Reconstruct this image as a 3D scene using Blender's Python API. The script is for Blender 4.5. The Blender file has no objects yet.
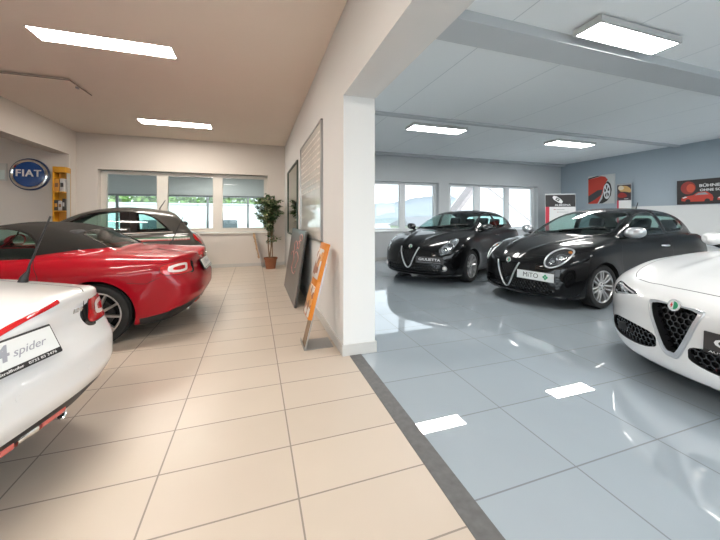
import bpy, bmesh, math, random
import numpy as np
from mathutils import Vector, Matrix
from mathutils.bvhtree import BVHTree
random.seed(7)
PI = math.pi
SC = bpy.context.scene
COL = SC.collection

# ------------------------------------------------------------------ materials
MATS = {}
def mat(name, col, rough=0.5, metal=0.0, coat=0.0, spec=0.5, coat_rough=0.03, ior=1.5):
    if name in MATS: return MATS[name]
    m = bpy.data.materials.new(name); m.use_nodes = True
    b = m.node_tree.nodes['Principled BSDF']
    b.inputs['Base Color'].default_value = (*col, 1)
    b.inputs['Roughness'].default_value = rough
    b.inputs['Metallic'].default_value = metal
    b.inputs['Coat Weight'].default_value = coat
    b.inputs['Coat Roughness'].default_value = coat_rough
    b.inputs['Specular IOR Level'].default_value = spec
    b.inputs['IOR'].default_value = ior
    MATS[name] = m
    return m
def noisy(m, scale=40, amount=0.08, bump=0.0, bscale=None, coords='Object'):
    """vary the base colour a little with noise, and optionally bump it"""
    nt = m.node_tree; b = nt.nodes['Principled BSDF']
    tc = nt.nodes.new('ShaderNodeTexCoord'); nz = nt.nodes.new('ShaderNodeTexNoise')
    nz.inputs['Scale'].default_value = scale; nz.inputs['Detail'].default_value = 4
    nt.links.new(tc.outputs[coords], nz.inputs['Vector'])
    c = b.inputs['Base Color'].default_value[:3]
    mx = nt.nodes.new('ShaderNodeMix'); mx.data_type = 'RGBA'
    mx.inputs[6].default_value = (*[max(0, v*(1-amount)) for v in c], 1)
    mx.inputs[7].default_value = (*[min(1, v*(1+amount)) for v in c], 1)
    nt.links.new(nz.outputs['Fac'], mx.inputs[0]); nt.links.new(mx.outputs[2], b.inputs['Base Color'])
    if bump:
        n2 = nt.nodes.new('ShaderNodeTexNoise'); n2.inputs['Scale'].default_value = bscale or scale*4
        nt.links.new(tc.outputs[coords], n2.inputs['Vector'])
        bp = nt.nodes.new('ShaderNodeBump'); bp.inputs['Strength'].default_value = bump; bp.inputs['Distance'].default_value = 0.002
        nt.links.new(n2.outputs['Fac'], bp.inputs['Height']); nt.links.new(bp.outputs['Normal'], b.inputs['Normal'])
    return m
def glass(name, tint=(0.75, 0.85, 0.83), rough=0.0, refl=1.0):
    if name in MATS: return MATS[name]
    m = bpy.data.materials.new(name); m.use_nodes = True
    nt = m.node_tree; nt.nodes.clear()
    o = nt.nodes.new('ShaderNodeOutputMaterial'); mx = nt.nodes.new('ShaderNodeMixShader')
    t = nt.nodes.new('ShaderNodeBsdfTransparent'); t.inputs[0].default_value = (*tint, 1)
    g = nt.nodes.new('ShaderNodeBsdfGlossy'); g.inputs['Roughness'].default_value = rough
    f = nt.nodes.new('ShaderNodeFresnel'); f.inputs[0].default_value = 1.5
    ge = nt.nodes.new('ShaderNodeNewGeometry'); md = nt.nodes.new('ShaderNodeMath'); md.operation = 'MULTIPLY'
    inv = nt.nodes.new('ShaderNodeMath'); inv.operation = 'SUBTRACT'; inv.inputs[0].default_value = refl
    nt.links.new(ge.outputs['Backfacing'], inv.inputs[1]); inv.use_clamp = True
    nt.links.new(f.outputs[0], md.inputs[0]); nt.links.new(inv.outputs[0], md.inputs[1])
    nt.links.new(md.outputs[0], mx.inputs[0]); nt.links.new(t.outputs[0], mx.inputs[1]); nt.links.new(g.outputs[0], mx.inputs[2])
    nt.links.new(mx.outputs[0], o.inputs[0])
    MATS[name] = m
    return m
def emit(name, col, strength):
    if name in MATS: return MATS[name]
    m = bpy.data.materials.new(name); m.use_nodes = True
    b = m.node_tree.nodes['Principled BSDF']
    b.inputs['Base Color'].default_value = (0.8, 0.8, 0.8, 1)
    b.inputs['Emission Color'].default_value = (*col, 1); b.inputs['Emission Strength'].default_value = strength
    MATS[name] = m
    return m

# ------------------------------------------------------------------ objects
def empty(name, loc=(0, 0, 0), rz=0.0, label=None, cat=None, group=None):
    o = bpy.data.objects.new(name, None); COL.objects.link(o)
    o.location = loc; o.rotation_euler = (0, 0, rz); o.empty_display_size = 0.2
    return tag(o, label, cat, group)
def tag(o, label=None, cat=None, group=None, kind=None):
    if label: o['label'] = label
    if cat: o['category'] = cat
    if group: o['group'] = group
    if kind: o['kind'] = kind
    return o
def mobj(name, verts, faces, material, parent=None, smooth=False, normals=None):
    me = bpy.data.meshes.new(name)
    me.from_pydata([tuple(v) for v in verts], [], [tuple(f) for f in faces])
    if smooth or normals is not None:
        me.polygons.foreach_set('use_smooth', [True]*len(me.polygons))
    if normals is not None:
        me.normals_split_custom_set_from_vertices([tuple(n) for n in normals])
    me.update()
    return link(name, me, material, parent)
def link(name, me, material, parent=None):
    o = bpy.data.objects.new(name, me); COL.objects.link(o)
    for m in (material if isinstance(material, (list, tuple)) else [material]):
        if m: me.materials.append(m)
    if parent: o.parent = parent
    return o
def bobj(name, bm, material, parent=None, smooth=False, angle=None):
    bmesh.ops.recalc_face_normals(bm, faces=bm.faces[:])
    me = bpy.data.meshes.new(name); bm.to_mesh(me); bm.free()
    if smooth:
        me.polygons.foreach_set('use_smooth', [True]*len(me.polygons))
        if angle: me.set_sharp_from_angle(angle=math.radians(angle))
    return link(name, me, material, parent)
def copy_tree(o, parent=None):
    c = o.copy(); COL.objects.link(c); c.parent = parent
    for ch in list(o.children): copy_tree(ch, c)
    return c

def box(bm, x0, x1, y0, y1, z0, z1, bev=0.0, seg=2, M=None, mi=0):
    r = bmesh.ops.create_cube(bm, size=1.0)
    vs = r['verts']
    for v in vs:
        v.co = Vector(((x0+x1)/2+v.co.x*(x1-x0), (y0+y1)/2+v.co.y*(y1-y0), (z0+z1)/2+v.co.z*(z1-z0)))
    if bev:
        es = list({e for v in vs for e in v.link_edges})
        rr = bmesh.ops.bevel(bm, geom=es, offset=bev, segments=seg, profile=0.5, affect='EDGES')
        vs = list({v for f in rr['faces'] for v in f.verts} | {v for v in vs if v.is_valid})
        # flood the island
        seen = set(vs); st = list(vs)
        while st:
            v = st.pop()
            for e in v.link_edges:
                w = e.other_vert(v)
                if w not in seen: seen.add(w); st.append(w)
        vs = list(seen)
    if M is not None:
        for v in vs: v.co = M @ v.co
    if mi:
        for f in {f for v in vs for f in v.link_faces}: f.material_index = mi
    return vs
def bx(name, x0, x1, y0, y1, z0, z1, material, parent=None, bev=0.0, M=None, seg=2):
    bm = bmesh.new(); box(bm, x0, x1, y0, y1, z0, z1, bev, seg, M)
    return bobj(name, bm, material, parent, smooth=bev > 0, angle=40 if bev > 0 else None)
def lathe(prof, n=32, axis='z', close=True):
    """prof: list of (radius, height). returns verts, faces"""
    V, F = [], []
    for r, h in prof:
        for k in range(n):
            a = 2*PI*k/n; c, s = r*math.cos(a), r*math.sin(a)
            V.append((c, s, h) if axis == 'z' else (c, h, s) if axis == 'y' else (h, c, s))
    m = len(prof)
    for i in range(m-1):
        for k in range(n):
            k2 = (k+1) % n
            F.append((i*n+k, i*n+k2, (i+1)*n+k2, (i+1)*n+k))
    return V, F
def lobj(name, prof, material, parent=None, n=32, axis='z', loc=(0, 0, 0), angle=35):
    V, F = lathe(prof, n, axis)
    bm = bmesh.new(); vs = [bm.verts.new(Vector(v)+Vector(loc)) for v in V]
    for f in F:
        try: bm.faces.new([vs[i] for i in f])
        except ValueError: pass
    bmesh.ops.remove_doubles(bm, verts=bm.verts[:], dist=1e-5)
    return bobj(name, bm, material, parent, smooth=True, angle=angle)
def tube_bm(bm, pts, r, n=8, closed=False, rads=None, caps=True):
    pts = [Vector(p) for p in pts]; N = len(pts); rings = []
    up = Vector((0, 0, 1))
    prev = None
    for i, p in enumerate(pts):
        a = pts[(i-1) % N] if (closed or i > 0) else p
        b = pts[(i+1) % N] if (closed or i < N-1) else p
        t = (b-a)
        t = t.normalized() if t.length > 1e-9 else Vector((1, 0, 0))
        if prev is None:
            u = t.cross(up)
            if u.length < 1e-3: u = t.cross(Vector((1, 0, 0)))
            u.normalize()
        else:
            u = (prev - t*prev.dot(t))
            u = u.normalized() if u.length > 1e-6 else t.orthogonal().normalized()
        prev = u; w = t.cross(u)
        rr = rads[i] if rads else r
        rings.append([bm.verts.new(p + (u*math.cos(2*PI*k/n) + w*math.sin(2*PI*k/n))*rr) for k in range(n)])
    for i in range(N if closed else N-1):
        A, B = rings[i], rings[(i+1) % N]
        for k in range(n):
            bm.faces.new((A[k], A[(k+1) % n], B[(k+1) % n], B[k]))
    if caps and not closed:
        bm.faces.new(rings[0][::-1]); bm.faces.new(rings[-1])
def tube(name, pts, r, material, parent=None, n=8, closed=False, rads=None):
    bm = bmesh.new(); tube_bm(bm, pts, r, n, closed, rads)
    return bobj(name, bm, material, parent, smooth=True, angle=50)
def prism(name, pts2, to3, depth_vec, material, parent=None, bev=0.0):
    """extrude a 2D outline: to3 maps (a,b) to 3D; depth_vec is the thickness"""
    bm = bmesh.new()
    d = Vector(depth_vec)
    A = [bm.verts.new(Vector(to3(*p))) for p in pts2]
    B = [bm.verts.new(Vector(to3(*p))+d) for p in pts2]
    bm.faces.new(A); bm.faces.new(B[::-1]); n = len(A)
    for i in range(n): bm.faces.new((A[i], A[(i+1) % n], B[(i+1) % n], B[i]))
    if bev: bmesh.ops.bevel(bm, geom=bm.edges[:], offset=bev, segments=2, affect='EDGES')
    return bobj(name, bm, material, parent)
def text(name, body, size, material, parent, M, extrude=0.001, align='CENTER', bold=0.0, shear=0.0, width=None, spacing=1.0):
    cu = bpy.data.curves.new(name, 'FONT'); cu.body = body; cu.size = size; cu.extrude = extrude
    cu.align_x = align; cu.align_y = 'CENTER'; cu.offset = bold; cu.shear = shear; cu.resolution_u = 3; cu.space_character = spacing
    o = bpy.data.objects.new(name, cu); COL.objects.link(o)
    dg = bpy.context.evaluated_depsgraph_get(); dg.update()
    me = bpy.data.meshes.new_from_object(o.evaluated_get(dg)); me.name = name
    COL.objects.unlink(o); bpy.data.objects.remove(o)
    if width:
        xs = [v.co.x for v in me.vertices]
        w = (max(xs)-min(xs)) or 1
        for v in me.vertices: v.co.x *= width/w
    me.transform(M)
    me.materials.clear()
    return link(name, me, material, parent)
def frame_m(o, u, v):
    """matrix with local x->u, y->v, z->u x v, at o"""
    u = Vector(u).normalized(); v = Vector(v).normalized(); w = u.cross(v)
    m = Matrix((u, v, w)).transposed().to_4x4(); m.translation = Vector(o)
    return m
def smooth_closed(P, n=6):
    """Catmull-Rom through a closed outline; a point given as (u,v,0) stays a sharp corner"""
    out = []; N = len(P)
    for i in range(N):
        p0, p1, p2, p3 = P[i-1], P[i], P[(i+1) % N], P[(i+2) % N]
        if len(p1) > 2: p0 = p1
        if len(p2) > 2: p3 = p2
        a, b, c, d = [np.array(q[:2], float) for q in (p0, p1, p2, p3)]
        for k in range(n):
            t = k/n
            out.append(tuple(0.5*(2*b+(c-a)*t+(2*a-5*b+4*c-d)*t*t+(3*b-a-3*c+d)*t**3)))
    return out
def smooth_open(P, n=6):
    P = [np.array(p, float) for p in P]; out = []
    for i in range(len(P)-1):
        a = P[max(i-1, 0)]; b = P[i]; c = P[i+1]; d = P[min(i+2, len(P)-1)]
        for k in range(n):
            t = k/n
            out.append(0.5*(2*b+(c-a)*t+(2*a-5*b+4*c-d)*t*t+(3*b-a-3*c+d)*t**3))
    out.append(P[-1])
    return [tuple(p) for p in out]

# ------------------------------------------------------------------ implicit car bodies
def smax(a, b, r):
    h = np.maximum(r-np.abs(a-b), 0)/r
    return np.maximum(a, b)+h*h*r*0.25
def smin(a, b, r): return -smax(-a, -b, r)
def tab(pts, n=800):
    """monotone cubic table through (x, y) points"""
    pts = sorted(pts); x = np.array([p[0] for p in pts], float); y = np.array([p[1] for p in pts], float)
    h = np.diff(x); d = np.diff(y)/h; m = np.zeros(len(x))
    for i in range(1, len(x)-1):
        if d[i-1]*d[i] > 0:
            w1, w2 = 2*h[i]+h[i-1], h[i]+2*h[i-1]
            m[i] = (w1+w2)/(w1/d[i-1]+w2/d[i])
    m[0], m[-1] = d[0], d[-1]
    X = np.linspace(x[0], x[-1], n); k = np.clip(np.searchsorted(x, X)-1, 0, len(x)-2)
    t = (X-x[k])/h[k]
    Y = (2*t**3-3*t**2+1)*y[k]+(t**3-2*t**2+t)*h[k]*m[k]+(-2*t**3+3*t**2)*y[k+1]+(t**3-t**2)*h[k]*m[k+1]
    return lambda v: np.interp(v, X, Y)
def body_function(P):
    top, W, dW, N, R = tab(P['top']), tab(P['W']), tab(P['dW']), tab(P['nose']), tab(P['tail'])
    roof, gW, bot = tab(P['roof']), tab(P['gW']), tab(P['bottom'])
    gt = tab(P['tumble'])
    cr, gr, wm = P['crown'], P['gcrown'], P['wm']
    cf, pf, ct, pt = P['cf'], P['pf'], P['ct'], P['pt']
    rb, rg, rj = P['rb'], P['rg'], P['rj']
    wheels = P['flares']
    ridge = P.get('ridge')
    def f(x, y, z):
        ay = np.abs(y); q = ay/wm
        w = W(x)-dW(z)
        for (wx, wz, rad, amp, wid) in wheels:
            rr = np.sqrt((x-wx)**2+(z-wz)**2)
            w = w+amp*np.exp(-np.maximum(rr-rad, 0)**2/wid**2)*np.where(rr < rad, np.exp(-((rr-rad)/0.10)**2), 1)
        crx = cr(x) if callable(cr) else cr
        t = top(x)-crx*q**2.4
        if ridge is not None: t = t+ridge(x, ay)
        lower = smax(ay-w, z-t, rb)
        lower = smax(lower, (x-(N(z)-cf*q**pf)), P.get('rn', 0.10))
        lower = smax(lower, (R(z)+ct*q**pt)-x, P.get('rt', 0.08))
        lower = smax(lower, bot(x)-z, 0.05)
        g = smax(ay-(gW(x)-gt(z)), z-(roof(x)-gr*(ay/0.6)**2), rg)
        g = smax(g, P['belt']-0.12-z, 0.02)
        return smin(lower, g, rj)
    return f
def surface_nets(f, lo, hi, h):
    lo = np.array(lo, float); hi = np.array(hi, float)
    n = np.ceil((hi-lo)/h).astype(int)+1
    ax = [lo[i]+h*np.arange(n[i]) for i in range(3)]
    X, Y, Z = np.meshgrid(*ax, indexing='ij')
    V = f(X, Y, Z); S = V < 0
    c = np.zeros(tuple(n-1), int)
    for a in (0, 1):
        for b in (0, 1):
            for d in (0, 1):
                c += S[a:n[0]-1+a, b:n[1]-1+b, d:n[2]-1+d]
    mask = (c > 0) & (c < 8)
    idx = -np.ones(mask.shape, int); idx[mask] = np.arange(mask.sum())
    I = np.argwhere(mask); acc = np.zeros((len(I), 3)); cnt = np.zeros(len(I))
    for axis in range(3):
        o = [k for k in range(3) if k != axis]
        for a in (0, 1):
            for b in (0, 1):
                s = I.copy(); s[:, o[0]] += a; s[:, o[1]] += b
                e = s.copy(); e[:, axis] += 1
                va, vb = V[tuple(s.T)], V[tuple(e.T)]
                m = (va < 0) != (vb < 0)
                t = np.where(m, va/np.where(m, va-vb, 1), 0)
                p = s.astype(float); p[:, axis] += t
                acc[m] += p[m]; cnt[m] += 1
    P = lo+h*(acc/cnt[:, None])
    F = []
    for axis in range(3):
        o = [(axis+1) % 3, (axis+2) % 3]
        sl0 = [slice(None)]*3; sl1 = [slice(None)]*3
        sl0[axis] = slice(0, n[axis]-1); sl1[axis] = slice(1, n[axis])
        A, B = S[tuple(sl0)], S[tuple(sl1)]
        E = np.argwhere(A != B)
        ok = (E[:, o[0]] > 0) & (E[:, o[1]] > 0) & (E[:, o[0]] < n[o[0]]-1) & (E[:, o[1]] < n[o[1]]-1)
        E = E[ok]; flip = A[tuple(E.T)]
        q = []
        for (a, b) in ((-1, -1), (0, -1), (0, 0), (-1, 0)):
            e = E.copy(); e[:, o[0]] += a; e[:, o[1]] += b
            q.append(idx[tuple(e.T)])
        q = np.stack(q, 1)
        q[~flip] = q[~flip][:, ::-1]
        F.append(q)
    F = np.concatenate(F)
    for it in range(3):
        v = f(*P.T); g = gradient(f, P); L = (g*g).sum(1)
        st = (v/np.maximum(L, 1e-6))[:, None]*g
        ln = np.linalg.norm(st, axis=1, keepdims=True)
        st *= np.minimum(1, h*0.8/np.maximum(ln, 1e-9))
        P = P-st
    return P, F
def gradient(f, P, e=0.0015):
    g = np.zeros_like(P)
    for k in range(3):
        d = np.zeros(3); d[k] = e
        g[:, k] = (f(*(P+d).T)-f(*(P-d).T))/(2*e)
    return g
def inside(poly, x, y):
    c = False; j = len(poly)-1
    for i in range(len(poly)):
        xi, yi = poly[i]; xj, yj = poly[j]
        if (yi > y) != (yj > y) and x < (xj-xi)*(y-yi)/(yj-yi)+xi: c = not c
        j = i
    return c
def view(kind, az=0.0):
    if kind == 'L': return Vector((1, 0, 0)), Vector((0, 0, 1)), Vector((0, 1, 0))
    if kind == 'F': return Vector((0, 1, 0)), Vector((0, 0, 1)), Vector((1, 0, 0))
    if kind == 'B': return Vector((0, 1, 0)), Vector((0, 0, 1)), Vector((-1, 0, 0))
    if kind == 'T': return Vector((1, 0, 0)), Vector((0, 1, 0)), Vector((0, 0, 1))
    a = math.radians(az)
    return Vector((-math.sin(a), math.cos(a), 0)), Vector((0, 0, 1)), Vector((math.cos(a), math.sin(a), 0))
def mirr(v): return tuple(Vector((a.x, -a.y, a.z)) for a in v)

class Body:
    def __init__(s, f, lo, hi, h):
        s.f = f
        P, F = surface_nets(f, lo, hi, h)
        s.bvh = BVHTree.FromPolygons([Vector(p) for p in P], [tuple(int(i) for i in q) for q in F])
        me = bpy.data.meshes.new('tmp'); me.from_pydata([tuple(p) for p in P], [], [tuple(int(i) for i in q) for q in F])
        s.bm = bmesh.new(); s.bm.from_mesh(me); bpy.data.meshes.remove(me)
        s.bm.normal_update()
        s.lay = s.bm.faces.layers.int.new('fid')
        s.names = {'paint': 0}
    def fid(s, name):
        if name not in s.names: s.names[name] = len(s.names)
        return s.names[name]
    def cut(s, name, poly, v, both=True, only=None, facing=0.08, cond=None):
        """give the faces inside an outline drawn in a view to the part `name` (mirrored too when both)"""
        s._cut(name, poly, v, only, facing, cond)
        if both:
            s._cut(name, poly, mirr(v), only, facing, (lambda c: cond(Vector((c.x, -c.y, c.z)))) if cond else None)
    def _cut(s, name, poly, v, only, facing, cond):
        fid = s.fid(name); u, vv, w = v; lay = s.lay; bm = s.bm
        only = None if only is None else {s.fid(k) for k in only}
        us = [p[0] for p in poly]; vs = [p[1] for p in poly]
        lo_u, hi_u, lo_v, hi_v = min(us)-.05, max(us)+.05, min(vs)-.05, max(vs)+.05
        C = set()
        for f in bm.faces:
            if only is not None and f[lay] not in only: continue
            c = f.verts[0].co
            a = c.dot(u); b = c.dot(vv)
            if lo_u < a < hi_u and lo_v < b < hi_v and f.normal.dot(w) > facing and (cond is None or cond(c)): C.add(f)
        n = len(poly)
        for i in range(n):
            p, q = poly[i], poly[(i+1) % n]
            du, dv = q[0]-p[0], q[1]-p[1]; L = math.hypot(du, dv)
            if L < 1e-6: continue
            x0, x1, y0, y1 = min(p[0], q[0])-1e-4, max(p[0], q[0])+1e-4, min(p[1], q[1])-1e-4, max(p[1], q[1])+1e-4
            no = u*(-dv/L)+vv*(du/L); co = u*p[0]+vv*p[1]
            sub = []
            for f in C:
                fu = [k.co.dot(u) for k in f.verts]; fv = [k.co.dot(vv) for k in f.verts]
                if max(fu) < x0 or min(fu) > x1 or max(fv) < y0 or min(fv) > y1: continue
                sub.append(f)
            if not sub: continue
            g = list({e for f in sub for e in f.edges})+list({k for f in sub for k in f.verts})+sub
            r = bmesh.ops.bisect_plane(bm, geom=g, dist=2e-5, plane_co=co, plane_no=no)
            C.update(k for k in r['geom'] if isinstance(k, bmesh.types.BMFace))
        C = {f for f in C if f.is_valid}
        for f in C:
            c = f.calc_center_median()
            if inside(poly, c.dot(u), c.dot(vv)) and (cond is None or cond(c)): f[lay] = fid
    def freeze(s):
        bm = s.bm; bm.verts.index_update()
        s.V = np.array([v.co[:] for v in bm.verts]); s.F = {}
        for f in bm.faces: s.F.setdefault(f[s.lay], []).append([v.index for v in f.verts])
        g = gradient(s.f, s.V); s.Nn = g/np.maximum(np.linalg.norm(g, axis=1, keepdims=True), 1e-9)
        bm.free()
    def raw(s, name, sel=None):
        F = s.F.get(s.names.get(name, -1), [])
        if sel: F = [f for f in F if sel(s.V[f].mean(0))]
        ids = sorted({i for f in F for i in f}); m = {i: k for k, i in enumerate(ids)}
        return s.V[ids], [[m[i] for i in f] for f in F], s.Nn[ids]
    def part(s, oname, name, material, parent, sel=None, off=0.0):
        V, F, N = s.raw(name, sel)
        if not F: return None
        return mobj(oname, V+N*off, F, material, parent, normals=N)
    def recess(s, oname, name, material, parent, depth, direction, sel=None, lip=0.0):
        """a pocket: the patch pushed in along -direction, joined to its rim"""
        V, F, N = s.raw(name, sel)
        if not F: return None
        d = np.array(direction, float); d /= np.linalg.norm(d)
        n = len(V); cen = V.mean(0)
        V2 = V-d*depth
        if lip: V2 = cen-d*depth+(V-cen)*(1-lip)
        ec = {}
        for f in F:
            for i in range(len(f)):
                e = (f[i], f[(i+1) % len(f)])
                ec[e] = ec.get(e, 0)+1
        FF = [[i+n for i in f] for f in F]
        for (a, b) in ec:
            if (b, a) not in ec: FF.append([a, b, b+n, a+n])
        o = mobj(oname, np.concatenate([V, V2]), FF, material, parent, smooth=True)
        o.data.set_sharp_from_angle(angle=math.radians(40))
        return o
    def hit(s, p, v, side=None):
        u, vv, w = v
        o = u*p[0]+vv*p[1]+w*4
        loc, no, i, d = s.bvh.ray_cast(o, -w)
        return loc
    def path(s, pts, v, step=0.02, closed=False, lift=0.0):
        out = []
        P = list(pts)+([pts[0]] if closed else [])
        for i in range(len(P)-1):
            a, b = P[i], P[i+1]; n = max(1, int(math.hypot(b[0]-a[0], b[1]-a[1])/step))
            for k in range(n): out.append((a[0]+(b[0]-a[0])*k/n, a[1]+(b[1]-a[1])*k/n))
        if not closed: out.append(P[-1][:2])
        Q = [s.hit(p, v) for p in out]; Q = [q for q in Q if q is not None]
        if not Q: return [], []
        A = np.array([q[:] for q in Q])
        for it in range(2):
            g = gradient(s.f, A); A = A-(s.f(*A.T)/np.maximum((g*g).sum(1), 1e-6))[:, None]*g
        g = gradient(s.f, A); N = g/np.maximum(np.linalg.norm(g, axis=1, keepdims=True), 1e-9)
        return A+N*lift, N
    def ribbon_geo(s, pts, v, width, lift, closed, step):
        A, N = s.path(pts, v, step, closed)
        if len(A) < 2: return [], []
        n = len(A); V = []; F = []
        for i in range(n):
            a = A[(i-1) % n] if (closed or i) else A[i]; b = A[(i+1) % n] if (closed or i < n-1) else A[i]
            t = b-a; t /= max(np.linalg.norm(t), 1e-9); c = np.cross(N[i], t)
            c /= max(np.linalg.norm(c), 1e-9)
            w = width*0.5
            V += [A[i]+c*w-N[i]*0.002, A[i]+c*w*0.8+N[i]*lift, A[i]-c*w*0.8+N[i]*lift, A[i]-c*w-N[i]*0.002]
        for i in range(n if closed else n-1):
            j = (i+1) % n
            for k in range(3): F.append((i*4+k, i*4+k+1, j*4+k+1, j*4+k))
        return V, F
    def ribbon(s, oname, pts, v, width, material, parent, lift=0.0008, closed=False, both=True, step=0.02):
        V, F = s.ribbon_geo(pts, v, width, lift, closed, step)
        if both:
            V2, F2 = s.ribbon_geo(pts, mirr(v), width, lift, closed, step); k = len(V)
            V = V+V2; F = F+[tuple(i+k for i in f) for f in F2]
        if not F: return None
        return mobj(oname, V, F, material, parent, smooth=False)
    def strip(s, oname, pts, v, r, material, parent, closed=False, lift=0.0, step=0.02, n=8):
        A, N = s.path(pts, v, step, closed, lift)
        if len(A) < 2: return None
        return tube(oname, A, r, material, parent, n=n, closed=closed)
# ------------------------------------------------------------------ car materials
M_BLACKPAINT = mat('black car paint', (0.003, 0.003, 0.0035), 0.4, coat=0.6, spec=0.05)
M_WHITEPAINT = mat('white car paint', (0.80, 0.80, 0.80), 0.3, coat=1.0)
M_REDPAINT = mat('red car paint', (0.33, 0.002, 0.011), 0.4, coat=0.7, spec=0.1)
M_GREYPAINT = mat('grey car paint', (0.050, 0.047, 0.041), 0.4, coat=1.0, spec=0.3)
M_PLASTIC = mat('black plastic', (0.012, 0.012, 0.013), 0.45)
M_SEAM = mat('panel gap', (0.006, 0.006, 0.006), 0.7)
M_GLOSSBLACK = mat('gloss black trim', (0.006, 0.006, 0.007), 0.08, coat=0.5)
M_RUBBER = noisy(mat('tyre rubber', (0.014, 0.014, 0.014), 0.75), 60, 0.15, 0.1)
M_ALLOY = mat('silver alloy', (0.62, 0.61, 0.60), 0.28, metal=0.9)
M_DARKALLOY = mat('dark alloy', (0.05, 0.05, 0.055), 0.35, metal=0.7)
M_DISC = mat('brake steel', (0.10, 0.10, 0.10), 0.35, metal=1.0)
M_CHROME = mat('chrome', (0.82, 0.83, 0.84), 0.08, metal=1.0)
M_SATIN = mat('satin silver', (0.62, 0.63, 0.65), 0.28, metal=0.85)
M_CARGLASS = glass('car window glass', (0.60, 0.76, 0.73))
M_LENS = glass('clear lamp lens', (0.92, 0.94, 0.95))
M_REDLENS = mat('red lamp lens', (0.55, 0.008, 0.012), 0.12, coat=0.8)
M_REFLECT = mat('red reflector', (0.62, 0.13, 0.11), 0.25, coat=0.6)
M_WHITELENS = mat('white lamp lens', (0.85, 0.80, 0.78), 0.2, coat=0.6)
M_AMBER = mat('amber lens', (0.75, 0.24, 0.03), 0.2, coat=0.5)
M_BOWL = mat('lamp reflector', (0.62, 0.63, 0.65), 0.22, metal=0.9)
M_DARKBOWL = mat('dark lamp bowl', (0.16, 0.16, 0.17), 0.25, metal=0.5)
M_CANVAS = noisy(mat('black soft top canvas', (0.020, 0.018, 0.016), 0.92, spec=0.2), 300, 0.25, 0.3, 900)
M_CABIN = noisy(mat('dark cabin trim', (0.020, 0.020, 0.021), 0.7), 120, 0.15)
M_SEATCLOTH = noisy(mat('dark seat cloth', (0.030, 0.030, 0.032), 0.85), 200, 0.2)
M_HEADLINER = mat('grey headliner', (0.16, 0.155, 0.15), 0.9)
M_PLATEWHITE = mat('plate white', (0.78, 0.80, 0.80), 0.35, coat=0.4)
M_PLATEDARK = mat('plate charcoal', (0.035, 0.033, 0.033), 0.35, coat=0.3)
M_TEXTDARK = mat('dark lettering', (0.05, 0.055, 0.06), 0.4)
M_TEXTWHITE = mat('white lettering', (0.82, 0.82, 0.82), 0.4)
M_TEXTGREY = mat('silver grey lettering', (0.36, 0.37, 0.42), 0.35, metal=0.2)
M_GREEN = mat('green emblem', (0.01, 0.30, 0.13), 0.4)
M_REDMARK = mat('red emblem', (0.65, 0.02, 0.03), 0.4)
M_STRIPEGREEN = mat('green stripe', (0.05, 0.17, 0.09), 0.35)
M_STRIPEWHITE = mat('white stripe', (0.62, 0.58, 0.53), 0.35)
M_STRIPERED = mat('red stripe', (0.42, 0.03, 0.03), 0.35)

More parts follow.
